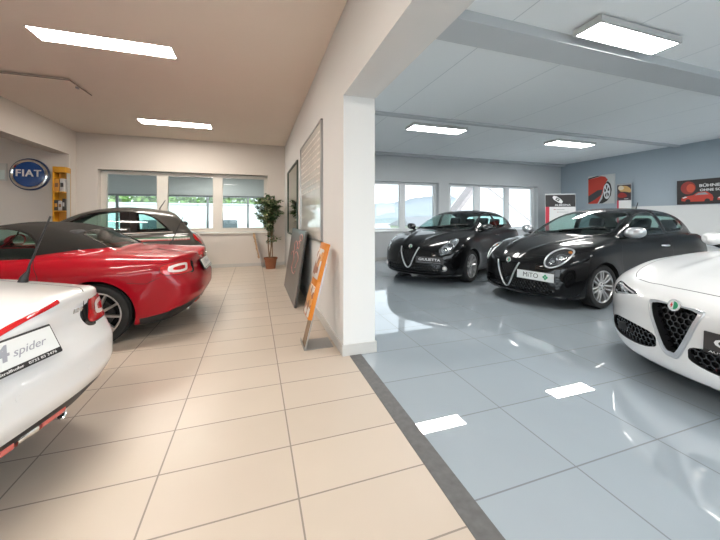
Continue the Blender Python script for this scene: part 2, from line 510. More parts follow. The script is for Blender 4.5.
# ------------------------------------------------------------------ wheels
def spoke_faces(V, F, r0, r1, w0, w1, y0, y1, t, ang, lean=0.0):
    rad = Vector((math.cos(ang), 0, math.sin(ang))); tan = Vector((-math.sin(ang), 0, math.cos(ang)))
    prev = None
    for k in range(6):
        s = k/5; r = r0+(r1-r0)*s; w = w0+(w1-w0)*s; y = y0+(y1-y0)*s+0.012*math.sin(PI*s)
        c = rad*r+tan*lean*s
        b = len(V)
        for (a, h) in ((-.5, -t), (-.5, -.004), (-.3, .003), (.3, .003), (.5, -.004), (.5, -t)):
            q = c+tan*(a*w); V.append((q.x, y+h, q.z))
        if prev is not None:
            for i in range(6): F.append((prev+i, prev+(i+1) % 6, b+(i+1) % 6, b+i))
        else: F.append(tuple(b+i for i in range(5, -1, -1)))
        prev = b
    F.append(tuple(prev+i for i in range(6)))
def make_wheel(parent, R, rim, width, style, y_out):
    """one wheel (empty) with tyre, rim, spokes, brake disc and hub cap; outer side towards +y"""
    w = bpy.data.objects.new('wheel', None); COL.objects.link(w); w.parent = parent; w.empty_display_size = 0.1
    h = width/2; sh = R-rim
    prof = [(rim-.006, -h+.016), (rim+sh*.18, -h+.003), (rim+sh*.5, -h-.003), (rim+sh*.82, -h+.006), (R-.010, -h+.018), (R-.003, -h+.032)]
    for g in (-.32, 0.0, .32):
        prof += [(R, (g-.07)*width), (R-.007, (g-.065)*width+.003), (R-.007, (g+.045)*width-.003), (R, (g+.05)*width)]
    prof += [(a, -b) for a, b in prof[:6][::-1]]
    lobj('tyre', prof, M_RUBBER, w, n=64, axis='y')
    rp = [(rim+.007, h-.022), (rim+.006, h-.010), (rim-.004, h-.008), (rim-.012, h-.016), (rim-.016, h-.05), (rim-.028, h-.09), (rim-.02, -h+.03), (rim+.004, -h+.014)]
    lobj('rim', rp, M_ALLOY, w, n=56, axis='y')
    V, F = [], []
    yo = h-.020
    if style == 'multi':              # ten pairs of thin spokes
        for k in range(10):
            a = 2*PI*k/10+.12
            for d in (-.085, .085): spoke_faces(V, F, .055, rim-.008, .020, .020, yo-.018, yo, .03, a+d, lean=-d*.20)
    elif style == 'five_double':
        for k in range(5):
            a = 2*PI*k/5+.3
            for d in (-.17, .17): spoke_faces(V, F, .05, rim-.008, .032, .023, yo-.022, yo, .035, a+d, lean=d*.10)
    else:                             # 'split': seven broad spokes, each split towards the rim
        for k in range(7):
            a = 2*PI*k/7+.2
            for d in (-.13, .13): spoke_faces(V, F,   .05, rim-.008, .026, .024, yo-.02, yo, .03, a+d, lean=d*.28)
    mobj('spokes', V, F, M_ALLOY, w)
    lobj('brake_disc', [(.001, -.012), (.145, -.012), (.145, .012), (.085, .014), (.08, .03), (.001, .03)], M_DISC, w, n=40, axis='y', loc=(0, h-.095, 0))
    lobj('hub_cap', [(.001, .012), (.022, .012), (.028, .006), (.055, .0), (.060, -.012), (.060, -.03)], M_ALLOY, w, n=28, axis='y', loc=(0, yo-.012, 0))
    lobj('wheel_back', [(.001, 0), (rim-.02, 0)], M_SEAM, w, n=36, axis='y', loc=(0, -h+.05, 0))
    bm = bmesh.new()
    for k in range(5):
        a = 2*PI*k/5
        r = bmesh.ops.create_cone(bm, cap_ends=True, segments=8, radius1=.009, radius2=.009, depth=.02)
        for v in r['verts']: v.co = Matrix.Rotation(PI/2, 4, 'X') @ v.co + Vector((.04*math.cos(a), yo-.012, .04*math.sin(a)))
    bobj('lug_nut', bm, M_DARKALLOY, w)
    return w
def place_wheels(root, axle_f, axle_r, track, R, rim, width, style):
    first = make_wheel(root, R, rim, width, style, 0)
    spots = [(axle_f, track, 0.0), (axle_f, -track, PI), (axle_r, track, 0.0), (axle_r, -track, PI)]
    for i, (x, y, rz) in enumerate(spots):
        w = first if i == 0 else copy_tree(first, root)
        w.location = (x, y, R); w.rotation_euler = (0, 0, rz)

# ------------------------------------------------------------------ cabin
def seat(root, x, y, z, mat_, rec=0.35):
    bm = bmesh.new()
    box(bm, x-.26, x+.27, y-.25, y+.25, z, z+.17, .06, 3)
    M = Matrix.Translation((x-.22, y, z+.12)) @ Matrix.Rotation(-rec, 4, 'Y')
    box(bm, -.07, .07, -.24, .24, 0, .56, .06, 3, M=M)
    s = bobj('seat', bm, mat_, root, smooth=True, angle=45)
    bm = bmesh.new()
    box(bm, -.05, .05, -.13, .13, .60, .79, .045, 3, M=M)
    box(bm, -.008, .008, -.06, -.045, .52, .64, M=M); box(bm, -.008, .008, .045, .06, .52, .64, M=M)
    bobj('headrest', bm, mat_, s, smooth=True, angle=45)
def cabin(root, b, x0, x1, hw, z_floor, z_belt, dash_x, seat_x, drive_y=0.36, rear=True, z_seat=0.36):
    bm = bmesh.new()
    t = hw
    vs = [bm.verts.new(p) for p in ((x0, -t, z_floor), (x1, -t, z_floor), (x1, t, z_floor), (x0, t, z_floor),
                                   (x0, -t-.03, z_belt), (x1, -t+.06, z_belt), (x1, t-.06, z_belt), (x0, t+.03, z_belt))]
    for f in ((0, 1, 2, 3), (0, 4, 5, 1), (1, 5, 6, 2), (2, 6, 7, 3), (3, 7, 4, 0)): bm.faces.new([vs[i] for i in f])
    bobj('cabin_lining', bm, M_CABIN, root)
    pts = [(dash_x-.02, z_belt-.38), (dash_x-.10, z_belt-.30), (dash_x-.09, z_belt-.10), (dash_x, z_belt-.015), (dash_x+.14, z_belt+.02), (dash_x+.38, z_belt-.03), (dash_x+.40, z_belt-.38)]
    prism('dashboard', pts, lambda a, c: (a, -hw+.05, c), (0, 2*hw-.10, 0), M_CABIN, root, bev=.015)
    ang = math.radians(62)
    c = Vector((dash_x-.20, drive_y, z_belt-.08))
    U = Vector((0, 1, 0)); Vv = Vector((-math.cos(ang), 0, math.sin(ang)))
    sw = tube('steering_wheel', [c+U*.18*math.cos(2*PI*k/28)+Vv*.18*math.sin(2*PI*k/28) for k in range(28)], .016, M_CABIN, root, closed=True)
    bm = bmesh.new()
    for a in (0, PI, -PI/2): tube_bm(bm, [c, c+U*.18*math.cos(a)+Vv*.18*math.sin(a)], .014)
    w = U.cross(Vv)
    tube_bm(bm, [c, c+Vector((.2, 0, -.1))], .03)
    bobj('steering_column', bm, M_CABIN, sw)
    for y in (-.37, .37): seat(root, seat_x, y, z_seat, M_SEATCLOTH)
    if rear:
        for y in (-.34, .34): seat(root, seat_x-.80, y, z_seat, M_SEATCLOTH, rec=.45)

def door_mirror(root, x, y, z, cap_mat, glass_mat=None, s=1.0):
    for sd in (1, -1):
        n = 10; V, F = [], []
        # egg-shaped housing, open end facing backwards
        for i in range(n+1):
            u = i/n; a = (u*.94+.06)*PI/2
            for k in range(20):
                t = 2*PI*k/20
                c, d = math.cos(t), math.sin(t)
                ry = .125*s*math.sin(a)**.75; rz = .080*s*math.sin(a)**.75
                V.append((x+.10*s*math.cos(a)-.02-.02*c, sd*(y+.105*s+ry*np.sign(c)*abs(c)**.85), z+rz*np.sign(d)*abs(d)**.85+.012*c))
        for i in range(n):
            for k in range(20):
                q = (i*20+k, i*20+(k+1) % 20, (i+1)*20+(k+1) % 20, (i+1)*20+k)
                F.append(q)
        F.append(tuple(range(19, -1, -1)))
        bm = bmesh.new(); vs = [bm.verts.new(p) for p in V]
        for f in F: bm.faces.new([vs[i] for i in f])
        m = bobj('door_mirror', bm, cap_mat, root, smooth=True, angle=50)
        gV = [(x-.030, sd*(y+.105*s+.112*s*math.cos(2*PI*k/20)), z+.068*s*math.sin(2*PI*k/20)) for k in range(20)]
        mobj('mirror_glass', gV, [tuple(range(20))], M_CHROME, m)
        bm = bmesh.new()
        tube_bm(bm, [(x+.03, sd*(y-.07), z-.085*s), (x+.03, sd*(y+.0), z-.075*s), (x+.02, sd*(y+.07), z-.05*s)], .022, 8)
        bobj('mirror_foot', bm, M_GLOSSBLACK, m, smooth=True, angle=50)

def plate_obj(root, center, right, up, w, h, mat_, frame=0.008, name='licence_plate'):
    """a plate standing in its thin black frame; right/up are the reading directions"""
    M = frame_m(center, right, up)
    bm = bmesh.new(); box(bm, -w/2-frame, w/2+frame, -h/2-frame, h/2+frame, -.012, 0.0, .003, 1, M=M)
    p = bobj(name, bm, M_PLASTIC, root)
    bm = bmesh.new(); box(bm, -w/2, w/2, -h/2, h/2, 0, .003, M=M)
    bobj('plate_face', bm, mat_, p)
    return p, M
def honeycomb(oname, b, poly, v, pitch, depth, material, parent, wall=0.2):
    """rings of a hexagon mesh laid in a pocket behind the surface"""
    us = [p[0] for p in poly]; vs = [p[1] for p in poly]
    u, vv, w = v; V, F = [], []
    dy = pitch*math.sqrt(3)/2*1.0; j = 0; z = min(vs)
    r = pitch/math.sqrt(3)
    while z <= max(vs):
        y = min(us)+(pitch/2 if j % 2 else 0)
        while y <= max(us):
            if inside(poly, y, z):
                q = b.hit((y, z), v)
                if q is not None:
                    base = len(V)
                    for (rr, dd) in ((r*1.0, depth), (r*(1-wall), depth), (r*(1-wall*1.5), depth+.02)):
                        for k in range(6):
                            a = PI/6+k*PI/3
                            pu, pv = y+rr*math.cos(a), z+rr*math.sin(a)
                            qq = b.hit((pu, pv), v) or q
                            if abs(qq.dot(w)-q.dot(w)) > .05: qq = u*pu+vv*pv+w*q.dot(w)
                            p = u*pu+vv*pv+w*(qq.dot(w)-dd)
                            V.append(p[:])
                    for g in (0, 6):
                        for k in range(6): F.append((base+g+k, base+g+(k+1) % 6, base+g+6+(k+1) % 6, base+g+6+k))
            y += pitch
        z += dy; j += 1
    if not F: return None
    return mobj(oname, V, F, material, parent)
def lamp_cup(bm, c, d, r, depth, n=20):
    """a round reflector cup (open towards d)"""
    d = Vector(d).normalized(); u = d.orthogonal().normalized(); w = d.cross(u)
    rings = []
    for (rr, h) in ((r, 0), (r*1.08, .004), (r*1.02, 0), (r*.8, -depth*.6), (r*.35, -depth)):
        rings.append([bm.verts.new(Vector(c)+d*h+(u*math.cos(2*PI*k/n)+w*math.sin(2*PI*k/n))*rr) for k in range(n)])
    for A, B in zip(rings, rings[1:]):
        for k in range(n): bm.faces.new((A[k], A[(k+1) % n], B[(k+1) % n], B[k]))
    bm.faces.new(rings[-1])
def ball(bm, c, r, sx=1, sy=1, sz=1, n=14):
    g = bmesh.ops.create_uvsphere(bm, u_segments=n, v_segments=n//2+1, radius=r)
    for v in g['verts']: v.co = Vector((v.co.x*sx, v.co.y*sy, v.co.z*sz))+Vector(c)
def emblem(root, b, y, z, r, v=None, tilt=0.3):
    """round badge: chrome rim, white and green halves with a red cross, on the nose"""
    q = b.hit((y, z), v or view('F'))
    nrm = Vector(gradient(b.f, np.array([q[:]]))[0]).normalized()
    nrm.z *= tilt; nrm.normalize()
    up = (Vector((0, 0, 1))-nrm*nrm.z).normalized(); right = up.cross(nrm)
    M = frame_m(q+nrm*.006, right, up)
    def disc(name, rr, h0, h1, m, par, n=32):
        V, F = lathe([(rr*.98, h0), (rr, h1-.001), (rr*.94, h1), (.0005, h1)], n)
        return mobj(name, [M @ Vector(p) for p in V], F, m, par, smooth=False)
    e = disc('emblem', r, -.015, .004, M_CHROME, root)
    disc('emblem_field', r*.78, .0, .0055, M_PLATEWHITE, e)
    V = [(0, 0, .0062)]+[(r*.66*math.cos(a), r*.66*math.sin(a), .0062) for a in [(-PI/2+PI*k/12) for k in range(13)]]
    mobj('emblem_green', [M @ Vector(p) for p in V], [(0, k, k+1) for k in range(1, 13)], M_GREEN, e)
    bm = bmesh.new()
    box(bm, -r*.50, -r*.12, -r*.08, r*.08, .004, .0068, M=M); box(bm, -r*.39, -r*.23, -r*.36, r*.36, .004, .0068, M=M)
    bobj('emblem_cross', bm, M_REDMARK, e)
    return e
def wheel_house(root, b, x, z, r, y_in, sd):
    """dark inner arches behind the round wheel openings"""
    V, F = [], []; n = 36
    if True:
        vw = view('L') if sd > 0 else mirr(view('L'))
        k0 = len(V)
        for k in range(n+1):
            a = -0.35+(PI+.7)*k/n
            p = (x+r*math.cos(a), z+r*math.sin(a))
            q = b.hit(p, vw)
            yo = abs(q.y)-.002 if q is not None and abs(q.y) > .5 else .78
            V.append((p[0], sd*yo, p[1])); V.append((p[0], sd*y_in, p[1]))
        for k in range(n): F.append((k0+2*k, k0+2*k+1, k0+2*k+3, k0+2*k+2))
        c = len(V); V.append((x, sd*y_in, z))
        for k in range(n): F.append((c, k0+2*k+1, k0+2*k+3))
    return mobj('wheel_arch_liner', V, F, M_SEAM, root, smooth=False)

BODIES = {}
def base_body(root, P, lo, hi, h, paint, wheels, glass_cuts, extra_cuts, headliner_z, liner=True):
    """shell with arches and windows cut, frozen, the common parts linked; returns the Body"""
    b = Body(body_function(P), lo, hi, h)
    for (wx, wz, r) in wheels:
        poly = [(wx+r*math.cos(2*PI*k/40), wz+r*math.sin(2*PI*k/40)) for k in range(40)]
        b.cut('void', poly, view('L'), facing=-2, cond=lambda c: c.y > .50)
    for ec in extra_cuts: b.cut(ec[0], ec[1], ec[2], both=ec[3], cond=ec[4], facing=ec[5] if len(ec) > 5 else .08)
    for (nm, poly, vw, both, cond) in glass_cuts: b.cut(nm, poly, vw, both=both, cond=cond)
    b.cut('underbody', [(lo[0]-1, -2), (hi[0]+1, -2), (hi[0]+1, 2), (lo[0]-1, 2)], (Vector((1, 0, 0)), Vector((0, -1, 0)), Vector((0, 0, -1))), both=False, only=['paint'], facing=.75, cond=lambda c: c.z < .30)
    b.freeze(); BODIES[root.name] = b
    b.part('body_shell', 'paint', paint, root)
    b.part('underbody', 'underbody', M_PLASTIC, root)
    for nm in sorted({g[0] for g in glass_cuts}):
        if any(g[0] == nm and g[3] for g in glass_cuts):
            for s_ in (1, -1): b.part(nm, nm, M_CARGLASS, root, sel=(lambda c, s_=s_: c[1]*s_ > 0))
        else: b.part(nm, nm, M_CARGLASS, root)
    for (wx, wz, r) in wheels:
        for sd in (1, -1): wheel_house(root, b, wx, wz, r, .50, sd)
    if liner: b.part('headliner', 'paint', M_HEADLINER, root, sel=lambda c: c[2] > headliner_z, off=-.014)
    return b
def gaskets(root, b, polys, width=.016):
    V, F = [], []
    for poly, vw, both in polys:
        for w in ([vw, mirr(vw)] if both else [vw]):
            v, f = b.ribbon_geo(poly, w, width, .0015, True, .02); k = len(V)
            V += v; F += [tuple(i+k for i in q) for q in f]
    return mobj('window_seal', V, F, M_GLOSSBLACK, root)
def seams(root, b, lines, width=.006):
    V, F = [], []
    for pts, vw, closed, both in lines:
        for w in ([vw, mirr(vw)] if both else [vw]):
            v, f = b.ribbon_geo(pts, w, width, .0006, closed, .015); k = len(V)
            V += v; F += [tuple(i+k for i in q) for q in f]
    return mobj('panel_gap', V, F, M_SEAM, root)
def handle(root, b, x, z, material, L=.20):
    for sd in (1, -1):
        vw = view('L') if sd > 0 else mirr(view('L'))
        pts = []
        for k in range(9):
            t = k/8; q = b.hit((x-L/2+L*t, z+.006*t), vw)
            pts.append(q+Vector((0, sd*(.004+.022*math.sin(PI*t)**.6), 0)))
        tube('door_handle', pts, .012, material, root, rads=[.010+.004*math.sin(PI*k/8) for k in range(9)])
L_, F_, B_, T_ = view('L'), view('F'), view('B'), view('T')
SIDE = lambda c: c.y > .25
def doors(root, b, paint, nm='door'):
    b.part('door', nm, paint, root, sel=lambda c: c[1] > 0); b.part('door', nm, paint, root, sel=lambda c: c[1] < 0)

# ================================================================== the two roadsters
def roadster(loc, yaw, paint, label, group=None):
    root = empty('roadster_car', loc, yaw, label, 'car', group)
    P = dict(
        top=[(2.10, .50), (2.0, .60), (1.75, .72), (1.4, .80), (1.0, .865), (.6, .905), (.3, .90), (-.4, .90), (-.9, .93), (-1.2, .935), (-1.6, .91), (-1.85, .895), (-1.97, .893), (-2.2, .89)],
        W=[(2.10, .70), (1.7, .82), (1.155, .855), (.6, .835), (0, .83), (-.5, .84), (-1.155, .872), (-1.6, .85), (-1.9, .80), (-2.15, .76)],
        dW=[(.10, .12), (.2, .055), (.32, .025), (.5, .005), (.62, 0), (.70, .002), (.78, .020), (.86, .065), (.95, .135), (1.4, .5)],
        nose=[(.12, 1.9), (.25, 2.0), (.4, 2.02), (.55, 2.0), (.7, 1.9), (.9, 1.6), (1.3, 1.2)],
        tail=[(.15, -1.88), (.25, -1.96), (.34, -2.04), (.44, -2.085), (.54, -2.085), (.62, -2.05), (.72, -2.005), (.80, -2.0), (.86, -2.03), (.9, -2.025), (1.3, -1.95)],
        bottom=[(-2.2, .235), (-1.9, .20), (-1.6, .165), (1.7, .16), (2.1, .2)],
        ridge=lambda x, ay: -.085*np.exp(-(ay/.25)**2)*np.clip((-1.40-x)/.55, 0, 1),
        cf=.42, pf=2.6, ct=.19, pt=3.0, wm=.85, crown=.060, gcrown=.05, belt=.92, rb=.075, rg=.10, rj=.025, rt=.10,
        roof=[(2.1, .4), (.75, .80), (.55, .905), (.05, 1.155), (-.1, 1.20), (-.35, 1.232), (-.6, 1.218), (-.8, 1.165), (-1.0, 1.07), (-1.25, .935), (-1.5, .78), (-2.1, .4)],
        gW=[(1, .72), (.3, .72), (-.3, .72), (-.8, .69), (-1.1, .61), (-1.4, .50)],
        tumble=[(.75, -.02), (.9, 0), (1.05, .06), (1.15, .12), (1.24, .22), (1.4, .4)],
        flares=[(1.155, .308, .36, .014, .10), (-1.155, .308, .38, .022, .16)])
    topcut = [(.03, 1.4), (.03, 1.135), (-.02, .90), (-.62, .905), (-.95, .948), (-1.20, .955), (-1.36, .945), (-1.5, 1.0), (-1.2, 1.4)]
    win = smooth_closed([(.42, .895, 0), (.06, 1.135), (-.15, 1.175), (-.36, 1.165), (-.53, 1.115), (-.62, 1.02), (-.625, .88, 0)], 5)
    rear = smooth_closed([(-.90, .40), (-1.03, .445), (-1.15, .47), (-1.20, .38), (-1.212, .2), (-1.212, -.2), (-1.20, -.38), (-1.15, -.47), (-1.03, -.445), (-.90, -.40), (-.875, -.2), (-.875, .2)], 4)
    shield = [(.50, .68), (.50, -.68), (.10, -.56), (.085, 0), (.10, .56)]
    door = [(.52, .24), (-.60, .24), (-.72, .36), (-.745, .55), (-.72, .72), (-.665, .83), (-.63, .875), (.42, .89), (.55, .78), (.60, .55)]
    lampv = view('A', 145); lamp = smooth_closed([(.305, .728), (.335, .775), (.45, .800), (.60, .803), (.660, .795), (.672, .74), (.690, .680), (.60, .668), (.42, .670), (.33, .684)], 5)
    trimp = smooth_closed([(.64, .665), (.64, .778), (.715, .778), (.742, .745), (.735, .70), (.71, .662)], 4)
    lampin = smooth_closed([(.365, .708), (.375, .757), (.46, .778), (.585, .776), (.600, .735), (.580, .698), (.46, .690)], 4)
    lampc = smooth_closed([(.41, .722), (.415, .744), (.475, .756), (.555, .755), (.563, .735), (.55, .718), (.475, .712)], 4)
    lower = [(.90, .12), (.90, .20), (.80, .275), (.70, .330), (.5, .355), (.25, .350), (0, .335), (-.25, .350), (-.5, .355), (-.70, .330), (-.80, .275), (-.90, .20), (-.90, .12)]
    brake = [(.325, .842), (0, .758), (-.325, .842), (-.327, .860), (0, .777), (.327, .860)]
    mouth = smooth_closed([(.42, .30), (.50, .40), (.42, .52), (-.42, .52), (-.50, .40), (-.42, .30)], 4)
    b = base_body(root, P, (-2.25, -.96, .10), (2.15, .96, 1.30), .022, paint,
                  [(1.155, .308, .352), (-1.155, .308, .352)],
                  [('side_window', win, L_, True, SIDE), ('rear_window', rear, T_, False, lambda c: c.z > .93), ('windscreen', shield, T_, False, lambda c: c.z > .9)],
                  [('door', door, L_, True, SIDE), ('soft_top', topcut, L_, True, lambda c: c.z > .88 and c.y > -.02, -2),
                   ('lamptrim', trimp, lampv, True, lambda c: c.x < -1.3), ('lamp', lamp, lampv, True, lambda c: c.x < -1.3), ('lampring', lampin, lampv, True, lambda c: c.x < -1.3), ('lampcore', lampc, lampv, True, lambda c: c.x < -1.3),
                   ('valance', lower, B_, False, lambda c: c.x < -1.5), ('valance', [(-1.74, .10), (-1.745, .26), (-1.83, .305), (-1.95, .335), (-2.3, .345), (-2.3, .10)], L_, True, lambda c: c.y > .3, -2), ('brakelight', brake, B_, False, lambda c: c.x < -1.5),
                   ('grille', mouth, F_, False, lambda c: c.x > 1.3)], 3)
    doors(root, b, paint)
    st = b.part('soft_top', 'soft_top', M_CANVAS, root)
    b.part('soft_top_lining', 'soft_top', M_CABIN, st, off=-.012)
    for s_ in (1, -1):
        sel = (lambda c, s_=s_: c[1]*s_ > 0)
        t = b.part('tail_lamp', 'lamp', M_REDLENS, root, sel=sel, off=.003)
        b.part('lamp_ring', 'lampring', M_WHITELENS, t, sel=sel, off=.005); b.part('lamp_core', 'lampcore', M_REDLENS, t, sel=sel, off=.005)
    b.part('rear_valance', 'valance', M_PLASTIC, root)
    b.part('brake_light', 'brakelight', M_REDLENS, root, off=.003)
    b.recess('grille', 'grille', M_PLASTIC, root, .06, (1, 0, 0))
    gaskets(root, b, [(win, L_, True), (rear, T_, False)], .02)
    seams(root, b, [(door, L_, True, True), (lamp, lampv, True, True),
                    (smooth_open([(-1.26, .58), (-1.32, .64), (-1.6, .62), (-1.85, .58), (-1.97, .50)], 4), T_, False, True),
                    ([(-1.215, -.55), (-1.215, .55)], T_, False, False),
                    (smooth_open([(1.9, .45), (1.5, .62), (1.0, .66), (.62, .66)], 4), T_, False, True),
                    ([(-1.44, .62), (-1.60, .60), (-1.72, .655)], L_, False, True)], .006)
    seams(root, b, [(lamp, lampv, True, True)], .014)
    # rear valance: red lenses, bright outlets between them
    def lens(name, ya, yb, z, r_, m):
        pts, N = b.path([(ya, z), (yb, z)], B_, .02)
        bm = bmesh.new(); tube_bm(bm, pts-N*r_*.35, r_, 12)
        return bobj(name, bm, m, root, smooth=True, angle=60)
    lens('fog_lens', .10, -.10, .272, .028, M_REFLECT)
    for s_ in (1, -1):
        lens('reflector', s_*.225, s_*.36, .280, .024, M_REFLECT)
        lens('outlet_trim', s_*.115, s_*.212, .276, .026, M_CHROME)
        lobj('exhaust_tip', [(.020, .12), (.024, 0), (.029, -.004), (.029, .12)], M_CHROME, root, n=24, axis='x', loc=(b.hit((s_*.42, .26), B_).x+.03, s_*.42, .222))
        for y, z in ((.035, .52), (.42, .47)):
            q = b.hit((s_*y, z), B_)
            lobj('parking_sensor', [(.0005, -.003), (.012, -.002), (.013, .006)], paint, root, n=20, axis='x', loc=(q.x, s_*y, z))
    b.part('lamp_trim', 'lamptrim', M_GLOSSBLACK, root, sel=lambda c: c[1] > 0); b.part('lamp_trim', 'lamptrim', M_GLOSSBLACK, root, sel=lambda c: c[1] < 0)
    # plate
    q = b.hit((0, .715), B_)
    p, M = plate_obj(root, (q.x-.040, .02, .700), (0, -1, 0), (.50, 0, 1), .52, .124, M_PLATEWHITE, frame=.010)
    text('plate_lettering', '124', .092, M_TEXTGREY, p, M @ Matrix.Translation((-.045, .010, .003)), .001, bold=.002, shear=.25, width=.18)
    text('plate_script', 'spider', .050, M_TEXTGREY, p, M @ Matrix.Translation((.135, .003, .003)), .001, shear=.45, width=.15)
    bm = bmesh.new(); box(bm, -.26, .26, -.075, -.050, -.002, .004, M=M); bobj('plate_strip', bm, M_PLASTIC, p)
    text('plate_strip_lettering', 'AUTOHAUS KREMS   Strallhofer   0732 83 2476', .016, M_TEXTWHITE, p, M @ Matrix.Translation((0, -.0625, .0045)), .0006, width=.47)
    # small badge near the right lamp
    q = b.hit((-.445, .770), B_)
    text('badge_lettering', '124', .03, M_CHROME, root, frame_m((q.x-.002, -.445, .770), (.08, -1, 0), (.05, 0, 1)), .003, bold=.001, shear=.2, width=.07)
    q = b.hit((0, .835), B_)
    # aerial on the right rear wing
    q = b.hit((-1.48, -.64), T_)
    A = Vector((-1.50, -.64, q.z))
    bm = bmesh.new()
    tube_bm(bm, [A+Vector((.01, 0, -.005)), A+Vector((.0, 0, .03)), A+Vector((-.02, 0, .06))], .02, 10, rads=[.026, .020, .010])
    tube_bm(bm, [A+Vector((-.02, 0, .055)), A+Vector((-.03, 0, .10)), A+Vector((-.155, 0, .40))], .006, 8, rads=[.010, .006, .005])
    bobj('aerial', bm, M_PLASTIC, root, smooth=True, angle=50)
    cabin(root, b, -1.0, 1.0, .66, .20, .88, .50, -.35, .34, rear=False, z_seat=.28)
    door_mirror(root, .40, .80, .97, paint)
    handle(root, b, -.55, .70, paint, .17)
    place_wheels(root, 1.155, -1.155, .745, .308, .225, .205, 'multi')
    return root, b

# ================================================================== the grey three-door city car
def city_car(loc, yaw, label):
    root = empty('city_car', loc, yaw, label, 'car')
    P = dict(
        top=[(1.9, .5), (1.78, .66), (1.6, .80), (1.3, .91), (1.0, .965), (.8, .985), (0, .96), (-1.0, .97), (-1.5, .97), (-1.95, .9)],
        W=[(1.9, .62), (1.5, .76), (1.15, .800), (.5, .808), (0, .81), (-.6, .815), (-1.15, .82), (-1.5, .80), (-1.95, .70)],
        dW=[(.10, .12), (.22, .05), (.4, .01), (.55, 0), (.7, .008), (.82, .025), (.93, .06), (1.1, .13), (1.6, .4)],
        nose=[(.15, 1.70), (.3, 1.79), (.5, 1.82), (.65, 1.79), (.8, 1.68), (1, 1.4)],
        tail=[(.15, -1.72), (.28, -1.82), (.45, -1.875), (.6, -1.87), (.75, -1.82), (.9, -1.73), (1.1, -1.6), (1.4, -1.35)],
        bottom=[(-1.8, .2), (-1.4, .16), (1.5, .15), (1.9, .2)],
        cf=.42, pf=2.5, ct=.26, pt=2.6, wm=.81, crown=.05, gcrown=.05, belt=.95, rb=.07, rg=.12, rj=.04,
        roof=[(1.9, .4), (1.1, .85), (.95, .965), (.35, 1.32), (.2, 1.39), (-.1, 1.46), (-.4, 1.488), (-.75, 1.475), (-1.05, 1.44), (-1.24, 1.395), (-1.38, 1.25), (-1.54, 1.03), (-1.70, .83), (-1.90, .5)],
        gW=[(1, .70), (.3, .725), (-.4, .735), (-1.0, .715), (-1.4, .67), (-1.8, .62)],
        tumble=[(.8, -.02), (.93, 0), (1.1, .03), (1.3, .095), (1.42, .17), (1.5, .26)],
        flares=[(1.15, .291, .33, .014, .10), (-1.15, .291, .33, .016, .12)])
    w1 = smooth_closed([(.64, .97, 0), (.40, 1.15), (.17, 1.30), (.0, 1.36), (-.2, 1.385), (-.36, 1.385, 0), (-.38, .985, 0)], 4)
    w2 = smooth_closed([(-.62, 1.0, 0), (-.60, 1.365, 0), (-.74, 1.345), (-.90, 1.27), (-1.05, 1.13), (-1.16, 1.005, 0)], 5)
    rear = smooth_closed([(.50, 1.02), (.44, 1.28), (-.44, 1.28), (-.50, 1.02), (0, 1.0)], 4)
    shield = [(.92, .60), (.98, 0), (.92, -.60), (.28, -.54), (.30, 0), (.28, .54)]
    door = [(.72, .28), (-.35, .28), (-.49, .45), (-.52, .96), (-.50, 1.42), (.0, 1.42), (.40, 1.20), (.74, .98)]
    lv = view('A', 150); lamp = smooth_closed([(.19, .83), (.25, .93), (.36, .92), (.46, .84), (.50, .74), (.44, .70), (.34, .74)], 4)
    bump = [(-1.0, .14), (-2.0, .14), (-2.0, .62), (-1.74, .58), (-1.62, .40), (-1.45, .32), (-1.38, .28)]
    b = base_body(root, P, (-2.0, -.92, .10), (1.95, .92, 1.56), .026, M_GREYPAINT,
                  [(1.15, .291, .33), (-1.15, .291, .33)],
                  [('side_window', w1, L_, True, SIDE), ('quarter_window', w2, L_, True, SIDE), ('rear_window', rear, B_, False, lambda c: c.x < -1.2), ('windscreen', shield, T_, False, lambda c: c.z > .95)],
                  [('pillar', [(-.34, .98), (-.34, 1.392), (-.64, 1.385), (-.64, .985)], L_, True, lambda c: c.y > .3 and c.z > .96), ('lamp', lamp, lv, True, lambda c: c.x < -1.2),
                   ('bumper', bump, L_, True, None)], 1.05)
    b.part('pillar_trim', 'pillar', M_GLOSSBLACK, root, sel=lambda c: c[1] > 0); b.part('pillar_trim', 'pillar', M_GLOSSBLACK, root, sel=lambda c: c[1] < 0); b.part('rear_bumper', 'bumper', M_PLASTIC, root)
    for s_ in (1, -1): b.part('tail_lamp', 'lamp', M_REDLENS, root, sel=(lambda c, s_=s_: c[1]*s_ > 0), off=.004)
    gaskets(root, b, [(w1, L_, True), (w2, L_, True), (rear, B_, False)], .03)
    seams(root, b, [(door, L_, True, True)], .008)
    # waist strip and the three-colour band
    b.ribbon('waist_strip', [(.66, .965), (-1.20, .988)], L_, .022, M_STRIPEWHITE, root, .004)
    for z, m, n in ((.872, M_STRIPEGREEN, 'green_stripe'), (.848, M_STRIPEWHITE, 'white_stripe'), (.824, M_STRIPERED, 'red_stripe')):
        b.ribbon(n, [(.9, z), (-1.50, z+.012)], L_, .024, m, root, .0012)
    V, F = [], []
    for k in range(7):
        v, f = b.ribbon_geo([(-1.12-.05*k, .853), (-1.145-.05*k, .853)], L_, .045, .0022, False, .02); n = len(V); V += v; F += [tuple(i+n for i in q) for q in f]
    mobj('band_lettering', V, F, M_STRIPEWHITE, root)
    # roof aerial, rear washer and roof spoiler
    q = b.hit((-1.0, 0), T_)
    tube('aerial', [q, q+Vector((0, 0, .03)), q+Vector((-.10, 0, .20))], .006, M_PLASTIC, root, rads=[.016, .009, .005])
    q = b.hit((0, 1.20), B_)
    tube('rear_wiper', [q+Vector((-.01, 0, -.05)), q+Vector((-.05, .0, -.04)), q+Vector((-.03, .25, -.12))], .010, M_PLASTIC, root)
